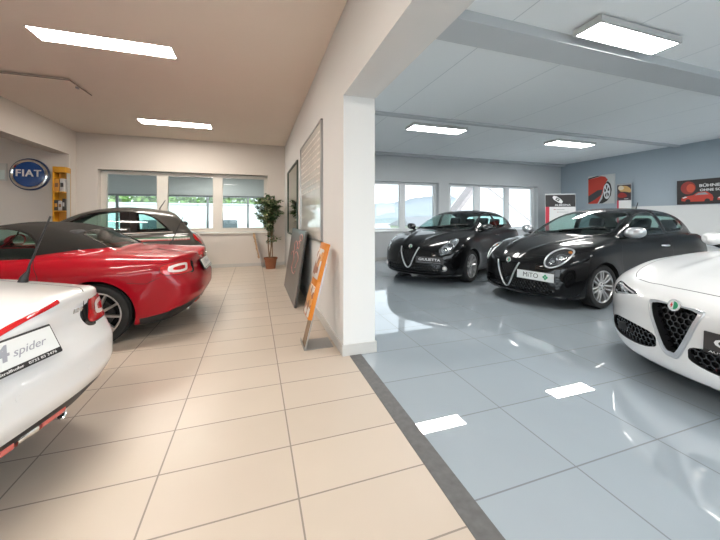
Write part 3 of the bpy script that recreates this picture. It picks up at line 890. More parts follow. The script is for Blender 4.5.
    cabin(root, b, -1.25, .95, .64, .22, .90, .52, -.10, .33, z_seat=.36)
    door_mirror(root, .52, .78, 1.02, M_GREYPAINT)
    place_wheels(root, 1.15, -1.15, .715, .291, .215, .195, 'five_double')
    return root, b

# ================================================================== hatchbacks with the shield grille
def shield_front(root, b, tri, z_top, frame_r, mesh_pitch, depth=.05, frame_mat=None, closed_top=True):
    """pocket, hexagon mesh, bright V frame and badge of the triangular grille"""
    g = b.recess('shield_grille', 'shield', M_PLASTIC, root, depth, (1, 0, 0))
    honeycomb('grille_mesh', b, tri, F_, mesh_pitch, depth*.55, M_GLOSSBLACK, g)
    return g
def hatch_three(loc, yaw, label):
    root = empty('hatchback_car', loc, yaw, label, 'car')
    paint = M_BLACKPAINT
    cr = tab([(2.2, .06), (1.9, .085), (1.4, .06), (.8, .05), (-2, .05)])
    P = dict(
        top=[(2.2, .55), (2.10, .64), (2.0, .715), (1.85, .785), (1.6, .865), (1.3, .93), (1.0, .975), (.8, 1.0), (0, .985), (-1.0, 1.02), (-1.6, 1.02), (-2.0, .95)],
        W=[(2.2, .70), (1.9, .78), (1.6, .835), (1.2555, .855), (.5, .835), (0, .83), (-.6, .84), (-1.2555, .86), (-1.6, .83), (-2.0, .72)],
        dW=[(.10, .11), (.2, .05), (.36, .012), (.55, 0), (.72, 0), (.85, .028), (.97, .075), (1.15, .16), (1.5, .35)],
        nose=[(.10, 2.0), (.17, 2.07), (.26, 2.10), (.42, 2.105), (.56, 2.085), (.66, 2.045), (.75, 1.97), (.9, 1.75), (1.1, 1.3)],
        tail=[(.15, -1.82), (.3, -1.92), (.5, -1.96), (.75, -1.94), (.95, -1.87), (1.2, -1.70), (1.45, -1.45)],
        bottom=[(-2.0, .2), (-1.5, .16), (1.6, .14), (2.2, .15)],
        cf=.46, pf=2.6, ct=.28, pt=2.6, wm=.85, crown=cr, gcrown=.055, belt=.97, rb=.075, rg=.11, rj=.03,
        roof=[(2.2, .3), (1.1, .88), (.95, .965), (.15, 1.355), (0, 1.40), (-.3, 1.44), (-.6, 1.446), (-1.0, 1.42), (-1.35, 1.355), (-1.55, 1.25), (-1.75, 1.07), (-1.95, .85), (-2.1, .6)],
        gW=[(1.1, .70), (.3, .735), (-.4, .745), (-1.0, .72), (-1.4, .66), (-1.8, .56)],
        tumble=[(.85, -.02), (.97, 0), (1.1, .04), (1.25, .105), (1.36, .17), (1.46, .27)],
        flares=[(1.20, .308, .345, .018, .12), (-1.311, .308, .345, .020, .13)],
        ridge=lambda x, ay: .016*np.exp(-((ay-(.17+.26*(2.05-x)))/.05)**2)*np.clip((2.15-x)/.2, 0, 1)*np.clip((x-.7)/.3, 0, 1))
    w1 = smooth_closed([(.60, 1.0, 0), (.42, 1.10), (.22, 1.215), (.02, 1.30), (-.2, 1.350), (-.45, 1.370, 0), (-.50, 1.02, 0)], 4)
    w2 = smooth_closed([(-.60, 1.035, 0), (-.56, 1.365, 0), (-.75, 1.355), (-1.0, 1.310), (-1.20, 1.235), (-1.30, 1.16), (-1.26, 1.10), (-1.05, 1.06)], 4)
    rear = smooth_closed([(.48, 1.10), (.42, 1.30), (-.42, 1.30), (-.48, 1.10), (0, 1.08)], 4)
    shield = smooth_closed([(.70, .62), (.83, .32), (.86, 0), (.83, -.32), (.70, -.62), (.30, -.585), (.06, -.50), (.10, 0), (.06, .50), (.30, .585)], 4)
    door = [(.74, .30), (-.30, .30), (-.46, .40), (-.55, .60), (-.56, 1.0), (-.52, 1.40), (-.1, 1.385), (.35, 1.17), (.66, .99), (.78, .70)]
    tri = smooth_closed([(.175, .570), (.15, .590), (-.15, .590), (-.175, .570), (-.05, .30), (0, .27), (.05, .30)], 3)
    lv = view('A', 38)
    lamp = smooth_closed([(-.785, .66), (-.78, .60), (-.72, .580), (-.62, .612), (-.525, .682), (-.44, .775), (-.445, .822), (-.55, .832), (-.67, .790), (-.75, .725)], 5)
    low = smooth_closed([(.52, .215), (.56, .30), (.50, .375), (.20, .36), (-.20, .36), (-.50, .375), (-.56, .30), (-.52, .215)], 4)
    lip = [(.70, .10), (.70, .175), (.4, .165), (-.4, .165), (-.70, .175), (-.70, .10)]
    front = lambda c: c.x > 1.2
    b = base_body(root, P, (-2.05, -.96, .08), (2.2, .96, 1.52), .022, paint,
                  [(1.20, .308, .345), (-1.311, .308, .345)],
                  [('side_window', w1, L_, True, SIDE), ('quarter_window', w2, L_, True, SIDE), ('rear_window', rear, B_, False, lambda c: c.x < -1.2), ('windscreen', shield, T_, False, lambda c: c.z > .96)],
                  [('door', door, L_, True, SIDE), ('low', low, F_, False, front), ('lip', lip, F_, False, front), ('shield', tri, F_, False, front), ('lamp', lamp, lv, True, front)], 1.08)
    doors(root, b, paint)
    b.part('front_splitter', 'lip', M_GLOSSBLACK, root)
    g = b.recess('lower_grille', 'low', M_PLASTIC, root, .05, (1, 0, 0))
    honeycomb('grille_mesh', b, low, F_, .042, .02, M_GLOSSBLACK, g)
    shield_front(root, b, tri, .645, .014, .036)
    b.strip('shield_frame', smooth_open([(.200, .610), (.16, .51), (.07, .305), (.03, .253), (0, .24), (-.03, .253), (-.07, .305), (-.16, .51), (-.200, .610)], 4), F_, .012, M_SATIN, root, lift=.004)
    emblem(root, b, 0, .628, .045)
    # headlamps: bright ring, bowl, projector, clear cover
    for s_ in (1, -1):
        sel = (lambda c, s_=s_: c[1]*s_ > 0); d = (.75, s_*.6, .1); vw = lv if s_ > 0 else mirr(lv)
        bowl = b.recess('headlamp', 'lamp', M_DARKBOWL, root, .07, d, sel=sel, lip=.25)
        b.part('lamp_cover', 'lamp', M_LENS, bowl, sel=sel)
        A, N = b.path(lamp, vw, .012, True)
        tube('lamp_ring', A+N*.001, .012, M_SATIN, bowl, closed=True)
        bm = bmesh.new()
        for (pu, pv, r) in ((-.60, .705, .062), (-.70, .660, .044)):
            q = b.hit((pu, pv), vw); lamp_cup(bm, q-Vector((.045, s_*.015, 0)), (1, s_*.25, 0), r, .05)
        bobj('lamp_reflector', bm, M_BOWL, bowl, smooth=True, angle=50)
        bm = bmesh.new()
        for (pu, pv, r) in ((-.60, .705, .032), (-.70, .660, .022)):
            q = b.hit((pu, pv), vw); ball(bm, q-Vector((.065, s_*.03, 0)), r)
        bobj('lamp_bulb', bm, M_SATIN, bowl, smooth=True)
        q = b.hit((-.485, .785), vw); bm = bmesh.new(); ball(bm, q-Vector((.035, s_*.012, 0)), .030, .6, 1, .7)
        bobj('indicator', bm, M_AMBER, bowl, smooth=True)
    p, M = plate_obj(root, (2.10, .49, .465), (-.16, 1, 0), (-.05, 0, 1), .52, .115, M_PLATEWHITE, frame=.006)
    # right reads towards the car's left when seen from the front
    text('plate_lettering', 'MiTO', .090, M_TEXTDARK, p, M @ Matrix.Translation((-.06, 0, .003)), .001, width=.215)
    bm = bmesh.new()
    for a in range(4):
        c = Matrix.Translation((.145+.021*math.cos(a*PI/2), .021*math.sin(a*PI/2), .0)) @ Matrix.Rotation(PI/4, 4, 'Z')
        box(bm, -.013, .013, -.013, .013, .002, .0045, M=M @ c)
    bobj('plate_clover', bm, M_GREEN, p)
    gaskets(root, b, [(w1, L_, True), (w2, L_, True), (shield, T_, False)], .028)
    seams(root, b, [(door, L_, True, True), (lamp, lv, True, True),
                    (smooth_open([(1.93, .30), (1.8, .56), (1.5, .67), (1.1, .70), (.74, .70)], 4), T_, False, True),
                    (smooth_open([(0.20, .640), (.28, .650), (.36, .67)], 3), F_, False, True)], .006)
    tube('wiper', [b.hit((.80, -.1), T_)+Vector((0, 0, .015)), b.hit((.70, .28), T_)+Vector((0, 0, .02)), b.hit((.62, .52), T_)+Vector((0, 0, .02))], .009, M_PLASTIC, root)
    q = b.hit((-1.18, 0), T_)
    tube('aerial', [q, q+Vector((0, 0, .03)), q+Vector((-.07, 0, .17))], .006, M_PLASTIC, root, rads=[.018, .010, .006])
    cabin(root, b, -1.5, 1.0, .66, .24, .94, .52, -.18, .35, z_seat=.40)
    # papers and a small sticker lie inside the windscreen
    bx('dashboard_card', .62, .80, .10, .34, .985, .99, mat('teal card', (.05, .32, .36), .5), root)
    door_mirror(root, .60, .80, 1.055, M_SATIN)
    handle(root, b, -.38, .83, M_SATIN, .20)
    place_wheels(root, 1.20, -1.311, .745, .308, .222, .205, 'split')
    return root, b

def hatch_five(loc, yaw, label):
    root = empty('hatchback_car', loc, yaw, label, 'car')
    paint = M_BLACKPAINT
    cr = tab([(2.3, .06), (2.0, .09), (1.5, .065), (.9, .05), (-2, .05)])
    P = dict(
        top=[(2.3, .58), (2.22, .68), (2.1, .765), (1.95, .825), (1.7, .895), (1.3, .965), (1.0, 1.0), (.8, 1.015), (0, 1.0), (-1.2, 1.03), (-1.8, 1.02), (-2.15, .95)],
        W=[(2.3, .72), (1.95, .83), (1.317, .888), (.6, .872), (0, .87), (-.7, .878), (-1.317, .898), (-1.8, .85), (-2.15, .74)],
        dW=[(.10, .11), (.22, .05), (.38, .012), (.55, 0), (.75, 0), (.88, .03), (1.0, .085), (1.2, .2), (1.55, .4)],
        nose=[(.12, 2.12), (.2, 2.19), (.3, 2.235), (.45, 2.24), (.6, 2.215), (.70, 2.165), (.80, 2.06), (.95, 1.8), (1.1, 1.4)],
        tail=[(.15, -1.95), (.3, -2.06), (.5, -2.11), (.75, -2.08), (1.0, -2.0), (1.2, -1.85), (1.45, -1.6)],
        bottom=[(-2.1, .2), (-1.6, .16), (1.7, .15), (2.3, .17)],
        cf=.48, pf=2.6, ct=.28, pt=2.6, wm=.89, crown=cr, gcrown=.055, belt=.99, rb=.08, rg=.11, rj=.03,
        roof=[(2.3, .3), (1.2, .88), (1.05, .975), (.25, 1.345), (.1, 1.395), (-.2, 1.45), (-.5, 1.465), (-.9, 1.45), (-1.3, 1.39), (-1.6, 1.31), (-1.8, 1.19), (-2.0, 1.0), (-2.2, .75)],
        gW=[(1.2, .73), (.3, .765), (-.5, .775), (-1.2, .75), (-1.7, .68), (-2.1, .58)],
        tumble=[(.9, -.01), (1.0, 0), (1.15, .05), (1.3, .125), (1.4, .2), (1.5, .32)],
        flares=[(1.29, .317, .352, .018, .12), (-1.344, .317, .352, .020, .13)],
        ridge=lambda x, ay: .018*np.exp(-((ay-(.17+.26*(2.17-x)))/.05)**2)*np.clip((2.27-x)/.2, 0, 1)*np.clip((x-.8)/.3, 0, 1))
    w1 = smooth_closed([(.74, 1.03, 0), (.52, 1.15), (.30, 1.262), (.08, 1.335), (-.12, 1.368), (-.27, 1.380, 0), (-.33, 1.04, 0)], 4)
    w2 = smooth_closed([(-.42, 1.045, 0), (-.38, 1.380, 0), (-.70, 1.372), (-1.0, 1.325), (-1.22, 1.245), (-1.30, 1.17), (-1.20, 1.10), (-.95, 1.06)], 4)
    rear = smooth_closed([(.50, 1.10), (.44, 1.30), (-.44, 1.30), (-.50, 1.10), (0, 1.08)], 4)
    shield = smooth_closed([(.80, .64), (.93, .34), (.97, 0), (.93, -.34), (.80, -.64), (.40, -.60), (.16, -.53), (.19, 0), (.16, .53), (.40, .60)], 4)
    d1 = [(.82, .30), (-.30, .30), (-.34, .5), (-.36, 1.0), (-.32, 1.41), (0, 1.385), (.42, 1.22), (.78, 1.02), (.86, .75)]
    d2 = [(-.33, .30), (-.85, .30), (-1.02, .62), (-1.12, .80), (-1.30, 1.02), (-1.33, 1.20), (-1.0, 1.37), (-.7, 1.41), (-.35, 1.41), (-.39, 1.0), (-.37, .5)]
    tri = smooth_closed([(.175, .660), (.15, .68), (-.15, .68), (-.175, .660), (-.055, .375), (0, .345), (.055, .375)], 3)
    lv = view('A', 40)
    lamp = smooth_closed([(-.885, .635), (-.86, .575), (-.79, .580), (-.70, .625), (-.57, .725), (-.475, .825), (-.47, .862), (-.55, .862), (-.65, .828), (-.79, .745), (-.86, .690)], 5)
    low = smooth_closed([(.50, .235), (.56, .30), (.53, .385), (.20, .385), (-.20, .385), (-.53, .385), (-.56, .30), (-.50, .235)], 4)
    front = lambda c: c.x > 1.3
    lip = [(.82, .10), (.80, .20), (.4, .195), (-.4, .195), (-.80, .20), (-.82, .10)]
    b = base_body(root, P, (-2.2, -1.0, .08), (2.35, 1.0, 1.53), .025, paint,
                  [(1.29, .317, .352), (-1.344, .317, .352)],
                  [('side_window', w1, L_, True, SIDE), ('rear_side_window', w2, L_, True, SIDE), ('rear_window', rear, B_, False, lambda c: c.x < -1.2), ('windscreen', shield, T_, False, lambda c: c.z > .98)],
                  [('door', d1, L_, True, SIDE), ('rdoor', d2, L_, True, SIDE), ('low', low, F_, False, front), ('lip', lip, F_, False, front), ('shield', tri, F_, False, front), ('lamp', lamp, lv, True, front)], 1.1)
    doors(root, b, paint); doors(root, b, paint, 'rdoor')
    b.part('front_splitter', 'lip', M_PLASTIC, root)
    g = b.recess('lower_grille', 'low', M_PLASTIC, root, .05, (1, 0, 0))
    honeycomb('grille_mesh', b, low, F_, .05, .02, M_GLOSSBLACK, g)
    shield_front(root, b, tri, .68, .014, .04)
    b.strip('shield_frame', smooth_open([(.20, .700), (.165, .60), (.075, .385), (.03, .328), (0, .315), (-.03, .328), (-.075, .385), (-.165, .60), (-.20, .700)], 4), F_, .012, M_SATIN, root, lift=.006)
    emblem(root, b, 0, .712, .042)
    for s_ in (1, -1):
        sel = (lambda c, s_=s_: c[1]*s_ > 0); vw = lv if s_ > 0 else mirr(lv)
        bowl = b.recess('headlamp', 'lamp', M_BOWL, root, .06, (.75, s_*.6, .15), sel=sel, lip=.3)
        b.part('lamp_cover', 'lamp', M_LENS, bowl, sel=sel)
        bm = bmesh.new()
        for (pu, pv, r) in ((-.66, .745, .048), (-.77, .675, .045), (-.56, .80, .030)):
            q = b.hit((pu, pv), vw); lamp_cup(bm, q-Vector((.035, s_*.015, .01)), (1, s_*.3, 0), r, .05)
        bobj('lamp_reflector', bm, M_BOWL, bowl, smooth=True, angle=50)
        bm = bmesh.new()
        for (pu, pv, r) in ((-.66, .745, .026), (-.77, .675, .024)):
            q = b.hit((pu, pv), vw); ball(bm, q-Vector((.05, s_*.02, .01)), r)
        bobj('lamp_bulb', bm, M_DARKBOWL, bowl, smooth=True)
        # round fog lamp in a silver ring
        q = b.hit((s_*.655, .33), F_); nn = Vector(gradient(b.f, np.array([q[:]]))[0]).normalized(); nn = (nn+Vector((1.2, 0, 0))).normalized()
        bm = bmesh.new(); lamp_cup(bm, q+nn*.008, nn, .052, .04)
        fg = bobj('fog_lamp', bm, M_SATIN, root, smooth=True, angle=50)
        bm = bmesh.new(); ball(bm, q-nn*.012, .040); bobj('fog_bulb', bm, M_WHITELENS, fg, smooth=True)
    p, M = plate_obj(root, (2.225, .46, .485), (-.17, 1, 0), (-.05, 0, 1), .52, .115, M_PLATEDARK, frame=.006)
    text('plate_lettering', 'GIULIETTA', .062, M_TEXTWHITE, p, M @ Matrix.Translation((.0, .012, .003)), .001, bold=.001, width=.42)
    text('plate_strip_lettering', 'AUTOHAUS KREMS  Strallhofer', .018, M_TEXTGREY, p, M @ Matrix.Translation((0, -.042, .003)), .0006, width=.45)
    gaskets(root, b, [(w1, L_, True), (w2, L_, True), (shield, T_, False)], .028)
    seams(root, b, [(d1, L_, True, True), (d2, L_, True, True), (lamp, lv, True, True),
                    (smooth_open([(2.05, .30), (1.95, .56), (1.6, .70), (1.2, .74), (.85, .74)], 4), T_, False, True)], .007)
    tube('wiper', [b.hit((.90, -.1), T_)+Vector((0, 0, .015)), b.hit((.80, .28), T_)+Vector((0, 0, .02)), b.hit((.72, .52), T_)+Vector((0, 0, .02))], .009, M_PLASTIC, root)
    cabin(root, b, -1.7, 1.1, .70, .24, .96, .62, -.08, .36, z_seat=.40)
    door_mirror(root, .70, .83, 1.06, M_GLOSSBLACK)
    handle(root, b, -.16, .87, M_GLOSSBLACK, .2)
    place_wheels(root, 1.29, -1.344, .775, .317, .228, .215, 'five_double')
    return root, b

def saloon(loc, yaw, label):
    root = empty('saloon_car', loc, yaw, label, 'car')
    paint = M_WHITEPAINT
    cr = tab([(2.3, .05), (2.0, .075), (1.5, .055), (.9, .05), (-2, .05)])
    P = dict(
        top=[(2.35, .55), (2.24, .66), (2.12, .735), (1.95, .80), (1.7, .86), (1.3, .925), (1.0, .965), (.7, .985), (0, .97), (-1.2, 1.0), (-2.0, 1.03), (-2.45, 1.0)],
        W=[(2.35, .80), (1.95, .89), (1.41, .915), (.7, .90), (0, .90), (-.7, .905), (-1.41, .93), (-2, .88), (-2.45, .76)],
        dW=[(.08, .12), (.18, .055), (.32, .015), (.5, 0), (.68, .0), (.80, .028), (.95, .09), (1.1, .17), (1.5, .42)],
        nose=[(.08, 2.10), (.15, 2.17), (.24, 2.21), (.38, 2.225), (.52, 2.225), (.62, 2.21), (.70, 2.15), (.80, 1.97), (1.0, 1.45)],
        tail=[(.15, -2.25), (.3, -2.36), (.5, -2.40), (.8, -2.36), (1.0, -2.33), (1.2, -2.2), (1.45, -2.0)],
        bottom=[(-2.4, .22), (-1.9, .17), (1.7, .14), (2.35, .15)],
        cf=.46, pf=2.3, rn=.08, ct=.30, pt=2.6, wm=.91, crown=cr, gcrown=.055, belt=.96, rb=.085, rg=.11, rj=.03,
        roof=[(2.35, .2), (1.2, .80), (.95, .915), (.80, .985), (.05, 1.325), (-.1, 1.375), (-.4, 1.425), (-.6, 1.436), (-1.0, 1.41), (-1.4, 1.325), (-1.75, 1.16), (-2.0, 1.02), (-2.45, .8)],
        gW=[(1.1, .72), (.3, .76), (-.5, .77), (-1.2, .73), (-1.8, .62)],
        tumble=[(.85, -.01), (.97, 0), (1.1, .05), (1.25, .125), (1.35, .2), (1.46, .32)],
        flares=[(1.41, .335, .37, .018, .12), (-1.41, .335, .37, .022, .13)],
        ridge=lambda x, ay: .012*np.exp(-((ay-(.20+.20*(2.17-x)))/.06)**2)*np.clip((2.27-x)/.2, 0, 1)*np.clip((x-.8)/.3, 0, 1))
    w1 = smooth_closed([(.70, .99, 0), (.48, 1.12), (.24, 1.24), (.0, 1.325), (-.2, 1.352), (-.33, 1.355, 0), (-.38, 1.0, 0)], 4)
    w2 = smooth_closed([(-.46, 1.005, 0), (-.42, 1.355, 0), (-.75, 1.345), (-1.1, 1.29), (-1.42, 1.16), (-1.50, 1.08), (-1.3, 1.03)], 4)
    shield = smooth_closed([(.62, .66), (.75, .34), (.79, 0), (.75, -.34), (.62, -.66), (.25, -.61), (-.02, -.53), (.02, 0), (-.02, .53), (.25, .61)], 4)
    rear = smooth_closed([(-1.30, .50), (-1.88, .60), (-1.93, 0), (-1.88, -.60), (-1.30, -.50), (-1.26, 0)], 4)
    d1 = [(.80, .30), (-.36, .30), (-.40, .5), (-.41, 1.0), (-.38, 1.39), (-.1, 1.38), (.38, 1.20), (.74, .98), (.84, .75)]
    front = lambda c: c.x > 1.2
    tri = smooth_closed([(.142, .600), (.127, .637), (.06, .645), (-.06, .645), (-.127, .637), (-.142, .600), (-.045, .355), (0, .325), (.045, .355)], 4)
    rim = smooth_closed([(.168, .612), (.150, .650), (.06, .652), (-.06, .652), (-.150, .650), (-.168, .612), (-.062, .330), (0, .288), (.062, .330)], 4)
    lv = view('A', 42)
    lamp = smooth_closed([(-1.215, .660), (-1.12, .634), (-.98, .605), (-.87, .585), (-.80, .600), (-.775, .650), (-.795, .688), (-.90, .694), (-1.03, .684), (-1.14, .673)], 5)
    # side intakes with hexagon mesh; the plate sits over the left one
    low = smooth_closed([(.105, .345), (.135, .405), (.35, .425), (.56, .410), (.685, .365), (.715, .315), (.68, .272), (.5, .258), (.25, .272), (.125, .305)], 4)
    lip = [(.90, .05), (.85, .165), (.5, .155), (-.5, .155), (-.85, .165), (-.90, .05)]
    b = base_body(root, P, (-2.5, -1.02, .06), (2.35, 1.02, 1.50), .022, paint,
                  [(1.41, .335, .372), (-1.41, .335, .372)],
                  [('side_window', w1, L_, True, SIDE), ('rear_side_window', w2, L_, True, SIDE), ('rear_window', rear, T_, False, lambda c: c.z > 1.0), ('windscreen', shield, T_, False, lambda c: c.z > .97)],
                  [('door', d1, L_, True, SIDE), ('low', low, F_, True, front), ('lip', lip, F_, False, front), ('rim', rim, F_, False, front), ('shield', tri, F_, False, front), ('lamp', lamp, lv, True, front)], 1.08)
    doors(root, b, paint)
    b.part('front_splitter', 'lip', M_PLASTIC, root)
    for s_ in (1, -1):
        sel = (lambda c, s_=s_: c[1]*s_ > 0); vw = lv if s_ > 0 else mirr(lv); fw_ = F_ if s_ > 0 else mirr(F_)
        g = b.recess('side_intake', 'low', M_PLASTIC, root, .06, (1, 0, 0), sel=sel)
        honeycomb('grille_mesh', b, low, fw_, .042, .020, M_GLOSSBLACK, g)
        q = b.hit((.47, .340), fw_)
        bm = bmesh.new(); box(bm, q.x-.04, q.x-.006, s_*.47-.05, s_*.47+.05, .308, .370, .010, 2); bobj('radar_cover', bm, M_PLASTIC, g, smooth=True, angle=40)
        q = b.hit((.36, .345), fw_)
        lobj('intake_sensor', [(.0005, .0), (.014, -.001), (.016, -.02)], M_PLASTIC, g, n=18, axis='x', loc=(q.x-.008, s_*.36, .345))
        bowl = b.recess('headlamp', 'lamp', M_GLOSSBLACK, root, .06, (.7, s_*.65, .12), sel=sel, lip=.3)
        b.part('lamp_cover', 'lamp', M_LENS, bowl, sel=sel)
        bm = bmesh.new()
        for (pu, pv, r) in ((-.86, .642, .034), (-.97, .645, .028)):
            q = b.hit((pu, pv), vw); lamp_cup(bm, q-Vector((.035, s_*.02, .005)), (1, s_*.4, 0), r, .04)
        bobj('lamp_reflector', bm, M_BOWL, bowl, smooth=True, angle=50)
        bm = bmesh.new()
        for (pu, pv, r) in ((-.86, .642, .021), (-.97, .645, .017)):
            q = b.hit((pu, pv), vw); ball(bm, q-Vector((.045, s_*.025, .005)), r)
        bobj('lamp_bulb', bm, M_SATIN, bowl, smooth=True)
        A, N = b.path([(-.80, .672), (-.90, .678), (-1.02, .668), (-1.14, .658)], vw, .012)
        tube('light_strip', A-N*.012, .007, M_WHITELENS, bowl)
        A, N = b.path([(-.81, .606), (-.88, .596), (-.98, .614), (-1.10, .640)], vw, .012)
        tube('light_strip', A-N*.010, .005, M_SATIN, bowl)
    rimo = b.part('shield_frame', 'rim', M_SATIN, root, off=.006)
    b.strip('shield_edge', rim, F_, .007, M_SATIN, rimo, closed=True, lift=.003)
    shield_front(root, b, tri, .62, .014, .044, depth=.075)
    emblem(root, b, 0, .650, .043)
    p, M = plate_obj(root, (2.215, .475, .480), (-.12, 1, 0), (-.05, 0, 1), .52, .125, M_PLATEDARK, frame=.006)
    text('plate_lettering', 'GIULIA', .072, M_TEXTWHITE, p, M @ Matrix.Translation((.0, .010, .003)), .001, bold=.0015, width=.43)
    bm = bmesh.new(); box(bm, -.26, .26, -.062, -.040, .001, .004, M=M); bobj('plate_strip', bm, M_PLASTIC, p)
    text('plate_strip_lettering', 'AUTOHAUS KREMS  Strallhofer', .016, M_TEXTWHITE, p, M @ Matrix.Translation((0, -.051, .0045)), .0006, width=.47)
    gaskets(root, b, [(w1, L_, True), (w2, L_, True), (shield, T_, False)], .028)
    seams(root, b, [(d1, L_, True, True),
                    (smooth_open([(2.050, 0), (2.045, .2), (2.015, .36), (1.92, .53), (1.70, .67), (1.25, .75), (.78, .76)], 5), T_, False, True)], .007)
    cabin(root, b, -1.6, .95, .72, .22, .93, .52, -.15, .36, z_seat=.36)
    door_mirror(root, .56, .86, 1.045, paint, s=.88)
    handle(root, b, -.26, .84, paint, .2)
    place_wheels(root, 1.41, -1.41, .79, .335, .24, .235, 'five_double')
    return root, b
# ================================================================== surfaces of the rooms
def tile_mat(name, base, grout, px, py, x0, y0, gw, rough, tint=0.03, coat=0.0, grough=0.6, spec=0.5, warm=None, mottled=0.04):
    m = bpy.data.materials.new(name); m.use_nodes = True; nt = m.node_tree; b = nt.nodes['Principled BSDF']
    N, L = nt.nodes.new, nt.links.new
    tc = N('ShaderNodeTexCoord'); sx = N('ShaderNodeSeparateXYZ'); L(tc.outputs['Object'], sx.inputs[0])
    def mth(op, a, b_=None, c=None):
        n = N('ShaderNodeMath'); n.operation = op
        for i, v in enumerate((a, b_, c)):
            if v is None: continue
            if isinstance(v, (int, float)): n.inputs[i].default_value = v
            else: L(v, n.inputs[i])
        return n.outputs[0]
    lines = []; cells = []
    for ax, p, o in (('X', px, x0), ('Y', py, y0)):
        t = mth('DIVIDE', mth('SUBTRACT', sx.outputs[ax], o), p)
        cells.append(mth('FLOOR', t))
        fr = mth('FRACT', t)
        d = mth('MULTIPLY', mth('MINIMUM', fr, mth('SUBTRACT', 1.0, fr)), p)
        lines.append(mth('LESS_THAN', d, gw/2))
    g = mth('MAXIMUM', *lines)
    cx = N('ShaderNodeCombineXYZ'); L(cells[0], cx.inputs[0]); L(cells[1], cx.inputs[1])
    wn = N('ShaderNodeTexWhiteNoise'); wn.noise_dimensions = '2D'; L(cx.outputs[0], wn.inputs['Vector'])
    nz = N('ShaderNodeTexNoise'); nz.inputs['Scale'].default_value = 3.5; nz.inputs['Detail'].default_value = 6; L(tc.outputs['Object'], nz.inputs['Vector'])
    k = mth('ADD', mth('MULTIPLY_ADD', wn.outputs['Value'], tint*2, 1-tint), mth('MULTIPLY_ADD', nz.outputs['Fac'], mottled*2, -mottled))
    vm = N('ShaderNodeVectorMath'); vm.operation = 'SCALE'; vm.inputs[0].default_value = base; L(k, vm.inputs['Scale'])
    mx = N('ShaderNodeMix'); mx.data_type = 'RGBA'; L(g, mx.inputs[0]); L(vm.outputs[0], mx.inputs[6]); mx.inputs[7].default_value = (*grout, 1)
    L(mx.outputs[2], b.inputs['Base Color'])
    L(mth('MULTIPLY_ADD', g, grough-rough, rough), b.inputs['Roughness'])
    b.inputs['Specular IOR Level'].default_value = spec
    b.inputs['Coat Weight'].default_value = coat; b.inputs['Coat Roughness'].default_value = rough*.5
    bp = N('ShaderNodeBump'); bp.inputs['Strength'].default_value = .25; bp.inputs['Distance'].default_value = .002; bp.invert = True
    L(g, bp.inputs['Height']); L(bp.outputs[0], b.inputs['Normal'])
    MATS[name] = m
    return m
def seam_mat(name, base, dark, pitch, x0, w, rough=.8):
    m = bpy.data.materials.new(name); m.use_nodes = True; nt = m.node_tree; b = nt.nodes['Principled BSDF']
    N, L = nt.nodes.new, nt.links.new
    tc = N('ShaderNodeTexCoord'); sx = N('ShaderNodeSeparateXYZ'); L(tc.outputs['Object'], sx.inputs[0])
    def mth(op, a, b_):
        n = N('ShaderNodeMath'); n.operation = op
        for i, v in enumerate((a, b_)):
            if isinstance(v, (int, float)): n.inputs[i].default_value = v
            else: L(v, n.inputs[i])
        return n.outputs[0]
    fr = mth('FRACT', mth('DIVIDE', mth('SUBTRACT', sx.outputs['X'], x0), pitch), 0)
    g = mth('LESS_THAN', fr, w/pitch)
    mx = N('ShaderNodeMix'); mx.data_type = 'RGBA'; L(g, mx.inputs[0]); mx.inputs[6].default_value = (*base, 1); mx.inputs[7].default_value = (*dark, 1)
    L(mx.outputs[2], b.inputs['Base Color']); b.inputs['Roughness'].default_value = rough
    MATS[name] = m
    return m
W_WARM = noisy(mat('warm white plaster', (0.66, 0.61, 0.56), .85), 2, .02, .05, 300)
W_WHITE = noisy(mat('white plaster', (0.70, 0.70, 0.69), .85), 2, .02, .05, 300)
W_GREY = noisy(mat('pale grey plaster', (0.54, 0.56, 0.57), .85), 2, .02, .05, 300)
W_BLUE = noisy(mat('blue grey plaster', (0.36, 0.42, 0.47), .8), 2, .02, .05, 300)
W_CEIL = noisy(mat('taupe ceiling', (0.82, 0.74, 0.66), .9), 2, .02)
W_CEILR = seam_mat('grey ceiling panels', (0.86, 0.88, 0.88), (0.62, 0.65, 0.66), 1.25, 2.39, .012)
W_FRAME = mat('warm white window frame', (0.70, 0.66, 0.60), .4)
W_FRAMER = mat('white window frame', (0.76, 0.78, 0.79), .4)
M_TILEL = tile_mat('beige floor tiles', (0.55, 0.475, 0.40), (0.27, 0.23, 0.20), .645, .351, .192, 1.461, .008, .30, .03, spec=.3)
M_TILER = tile_mat('blue grey polished tiles', (0.37, 0.425, 0.47), (0.15, 0.17, 0.19), .636, .536, 1.567, 1.200, .008, .012, .02, spec=.9, coat=.7, mottled=.03)
M_STRIP = noisy(mat('dark threshold stone', (0.12, 0.12, 0.12), .6), 25, .35)
M_SKIRT = mat('grey beige skirting', (0.52, 0.51, 0.49), .45)
M_PANE = glass('window pane', (0.93, 0.96, 0.96))
M_STEEL = mat('brushed steel', (0.38, 0.38, 0.38), .32, metal=.9)
XL, XB, XD0, XD1, XR = -7.5, -3.81, .78, 1.09, 10.73
YF, YB, ZC = -5.0, 8.8, 3.2
def struct(o): o['kind'] = 'structure'; return o
def sbx(name, *a, **k): return struct(bx(name, *a, **k))
